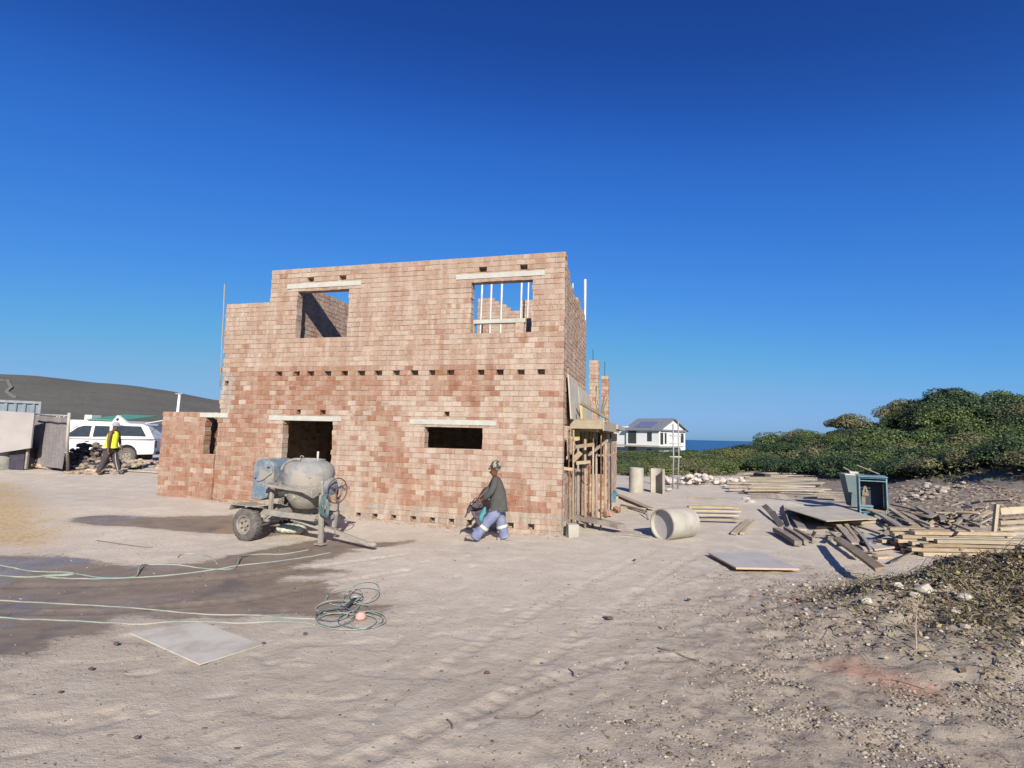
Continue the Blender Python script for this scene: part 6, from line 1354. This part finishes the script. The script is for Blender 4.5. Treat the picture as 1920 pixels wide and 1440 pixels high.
# clods: fine crumbs over the rough sand in the foreground
mb = MB(); n_c = 0
while n_c < 9500:
    y_ = 3.0+9.5*random.random()**1.5; x_ = random.uniform(-.98, 1.02)*y_
    rm = rm1(x_, y_); pn = vn1(x_*1.7, y_*1.7, 71); pn2 = vn1(x_*4.3, y_*4.3, 73)
    d_ = (.015+.95*rm*ss1(.38,.62,pn)*(.25+ss1(.4,.7,pn2)))
    if random.random() > d_: continue
    r = random.uniform(.004,.0105)*(1.9 if random.random() < .08 else 1)*(1 if rm > .3 else .8); kk = random.uniform(.7,1.2)
    c = random.choice([(.27,.22,.17),(.33,.275,.22),(.20,.16,.12),(.36,.31,.25),(.13,.10,.075),(.40,.35,.29),(.16,.13,.08)])
    mb.rock((x_, y_, surf(x_, y_)+r*.3), r, tuple(v*kk for v in c), (1.4,1.1,.75)); n_c += 1
for k in range(1500):      # dark flecks of soil and leaf over the smooth sand
    y_ = 3.0+8*random.random()**1.3; x_ = random.uniform(-.95, .9)*y_; r = random.uniform(.003,.008)*(2 if random.random() < .05 else 1); kk = random.uniform(.6,1.3)
    mb.rock((x_, y_, surf(x_, y_)+r*.2), r, tuple(v*kk for v in random.choice([(.10,.08,.065),(.15,.12,.095),(.22,.18,.145)])), (1.7,1.1,.6))
tag(mb.build('soil_crumbs', M['stone'], colors=True), 'small soil crumbs and gravel scattered over the sand', 'gravel', None, 'stuff')
mb = MB()
for k in range(1500):
    y_ = 3.1+6*random.random()**1.4; x_ = random.uniform(-.3,1.0)*y_; rm = rm1(x_, y_)
    if random.random() > .06+.94*rm*ss1(.45,.68,vn1(x_*1.2, y_*1.2, 81)): continue
    a = random.uniform(0, 6.28); L = random.uniform(.02,.09); z_ = surf(x_, y_)+.004; kk = random.uniform(.6,1.3); c = tuple(v*kk for v in random.choice([(.15,.14,.06),(.20,.17,.08),(.12,.09,.055),(.26,.22,.12)])); d = Vector((math.cos(a), math.sin(a), random.uniform(0,.5))); sd = Vector((-math.sin(a), math.cos(a), 0))*random.uniform(.002,.005); p = Vector((x_, y_, z_))
    mb.add([p-sd, p+sd, p+d*L+sd*.3, p+d*L-sd*.3], [(0,1,2,3)], c)
tag(mb.build('dry_grass_bits', M['litter'], colors=True), 'dry grass and leaf bits scattered over the rough sand', 'plant litter', None, 'stuff')
mb = MB()
for k in range(1100):
    u_ = random.uniform(-9.3, .15); v_ = -abs(random.gauss(0, .16))-.02; q = B(u_, v_, 0); r = random.uniform(.006,.022)*(1.8 if random.random() < .06 else 1); kk = random.uniform(.75,1.1)
    mb.rock((q.x, q.y, surf(q.x, q.y)+r*.1), r, tuple(w_*kk for w_ in random.choice([(.42,.36,.29),(.38,.31,.25),(.33,.25,.19),(.34,.19,.13)])), (1.5,1.2,.55))
tag(mb.build('mortar_droppings', M['stone'], colors=True), 'crumbs of fallen mortar and brick along the foot of the front wall', 'mortar', None, 'stuff')
# single twigs and dark lumps one can point at
def twig(pts, r, lab, fork=None):
    base_ = G(*pts[0]); q = [gm(G(*p), r*.8+(p[2] if len(p) > 2 else 0)) for p in [(*p, 0)[:3] if len(p) == 2 else p for p in pts]] if False else [gm(G(p[0], p[1]), r*.8) for p in pts]
    mb = MB(); mb.tube(smooth_path(q, 3), r, 5); tag(mb.build('twig', M['stem'], smooth=True), lab, 'twig')
twig([(928,1346),(962,1347),(988,1345),(1004,1338),(1018,1330)], .006, 'long bent twig in the middle foreground'); twig([(1232,1214),(1262,1222),(1286,1230),(1308,1237)], .005, 'straight thin twig lying on the crumbly sand'); twig([(1234,1220),(1250,1224),(1264,1222)], .004, 'short twig touching the straight thin one')
twig([(1066,1254),(1074,1260),(1076,1268)], .007, 'short hooked twig on smooth sand below the centre'); twig([(838,1350),(846,1358),(848,1368)], .007, 'short hooked twig in the lower left middle'); twig([(182,1014),(230,1021),(262,1026),(286,1027)], .009, 'dark stick lying on the yellowish sand at left')
for a in range(1): 
    pts = [gm(G(1347+15*math.cos(t_), 1123+5*math.sin(t_)), .01) for t_ in np.linspace(0, 5.9, 22)]
    mb = MB(); mb.tube(pts, .003, 5); tag(mb.build('wire_loop', M['timber'], smooth=True), 'thin wire bent in a loop on the bare sand', 'wire')
for k, (px, py, r, lab) in enumerate([(1143,1164,.030,'dark folded leaf lump on smooth sand right of centre'),(1136,1160,.02,'small dark chip touching the folded lump'),(914,1262,.022,'dark chip on the sand below the hose coil'),(217,1212,.022,'dark lump left of the whitish board'),(170,1257,.018,'small dark stone in the left foreground'),(112,1302,.013,'tiny dark stone at the lower left'),(494,1208,.014,'dark chip at the right corner of the whitish board'),(572,1190,.018,'dark chip below the hose coil'),(255,1388,.016,'dark crumb near the bottom left'),(1190,1052,.022,'brown chip on the sand before the lying pipe'),(1292,1129,.022,'dark chip left of the wire loop')]):
    g = G(px, py); mb = MB(); mb.rock((0,0,0), r, (.10,.07,.06), (1.6,.9,.9)); o = mb.build('dark_chip', M['stone'], colors=True); o.location = gm(g, r*.4); tag(o, lab, 'stone')
g = G(676, 1161); mb = MB(); mb.lathe([(0,.07),(.035,.06),(.06,.03),(.065,.0),(.05,-.02)], 16); o = mb.build('float_ball', pm('faded_pink_plastic', (.55,.32,.27), (.48,.26,.22), 9, .7)); o.location = gm(g, .01); tag(o, 'faded pink plastic cap lying inside the hose coil', 'cap')

# ================================================================== CAMERA, LIGHT, SKY
cd = bpy.data.cameras.new('camera'); cam = bpy.data.objects.new('camera', cd); C.objects.link(cam)
cam.matrix_world = Matrix.Translation(CAM)@Matrix((_R, _U, -_F)).transposed().to_4x4()
cd.sensor_width = 36; cd.lens = FPX/1920*36; cd.clip_start = .1; cd.clip_end = 90000; scene.camera = cam
SUN_AZ, SUN_EL = rad(11), rad(28)          # azimuth to the right of straight behind the camera
sd_ = Vector((math.sin(SUN_AZ)*math.cos(SUN_EL), -math.cos(SUN_AZ)*math.cos(SUN_EL), math.sin(SUN_EL)))
sl = bpy.data.lights.new('sun', 'SUN'); sl.energy = 4.2; sl.angle = rad(.5); sl.color = (1, .93, .83)
so = bpy.data.objects.new('sun', sl); C.objects.link(so); so.rotation_euler = sd_.to_track_quat('Z', 'Y').to_euler(); so.location = (0,-10,20)
w = bpy.data.worlds.new('World'); scene.world = w; w.use_nodes = True; nt = w.node_tree; nt.nodes.clear()
ow = nt.nodes.new('ShaderNodeOutputWorld'); bg = nt.nodes.new('ShaderNodeBackground'); sk = nt.nodes.new('ShaderNodeTexSky')
sk.sky_type = 'NISHITA'; sk.sun_disc = False; sk.sun_elevation = SUN_EL; sk.sun_rotation = math.atan2(sd_.x, sd_.y); sk.altitude = 50; sk.air_density = 1.0; sk.dust_density = .6; sk.ozone_density = 3.0
EXPO = .88
sc_ = nt.nodes.new('ShaderNodeVectorMath'); sc_.operation = 'SCALE'; sc_.inputs['Scale'].default_value = .1; nt.links.new(sk.outputs[0], sc_.inputs[0])
cv = nt.nodes.new('ShaderNodeRGBCurve'); cm = cv.mapping; cm.extend = 'EXTRAPOLATED'       # deepens the phone-camera blue of the clear sky
for ch, ptl in enumerate([[(0,0),(.0753,.0125),(.118,.0310),(.24,.0860),(.36,.145),(.46,.200),(.68,.265),(1,.34)], [(0,0),(.135,.062),(.21,.158),(.41,.325),(.525,.405),(.63,.440),(.76,.470),(1,.52)], [(0,0),(.257,.305),(.38,.595),(.50,.72),(.62,.775),(.72,.755),(.82,.73),(1,.73)]]):
    c = cm.curves[ch]; c.points[0].location = ptl[0]; c.points[1].location = ptl[-1]
    for q in ptl[1:-1]: c.points.new(*q)
cm.update(); nt.links.new(sc_.outputs[0], cv.inputs['Color'])
s2_ = nt.nodes.new('ShaderNodeVectorMath'); s2_.operation = 'SCALE'; s2_.inputs['Scale'].default_value = 10/2**EXPO; nt.links.new(cv.outputs[0], s2_.inputs[0])
nt.links.new(s2_.outputs[0], bg.inputs['Color']); nt.links.new(bg.outputs[0], ow.inputs['Surface']); bg.inputs['Strength'].default_value = .10
vs_ = scene.view_settings; vs_.view_transform = 'Standard'; vs_.look = 'None'; vs_.exposure = EXPO; vs_.gamma = 1; vs_.use_curve_mapping = False
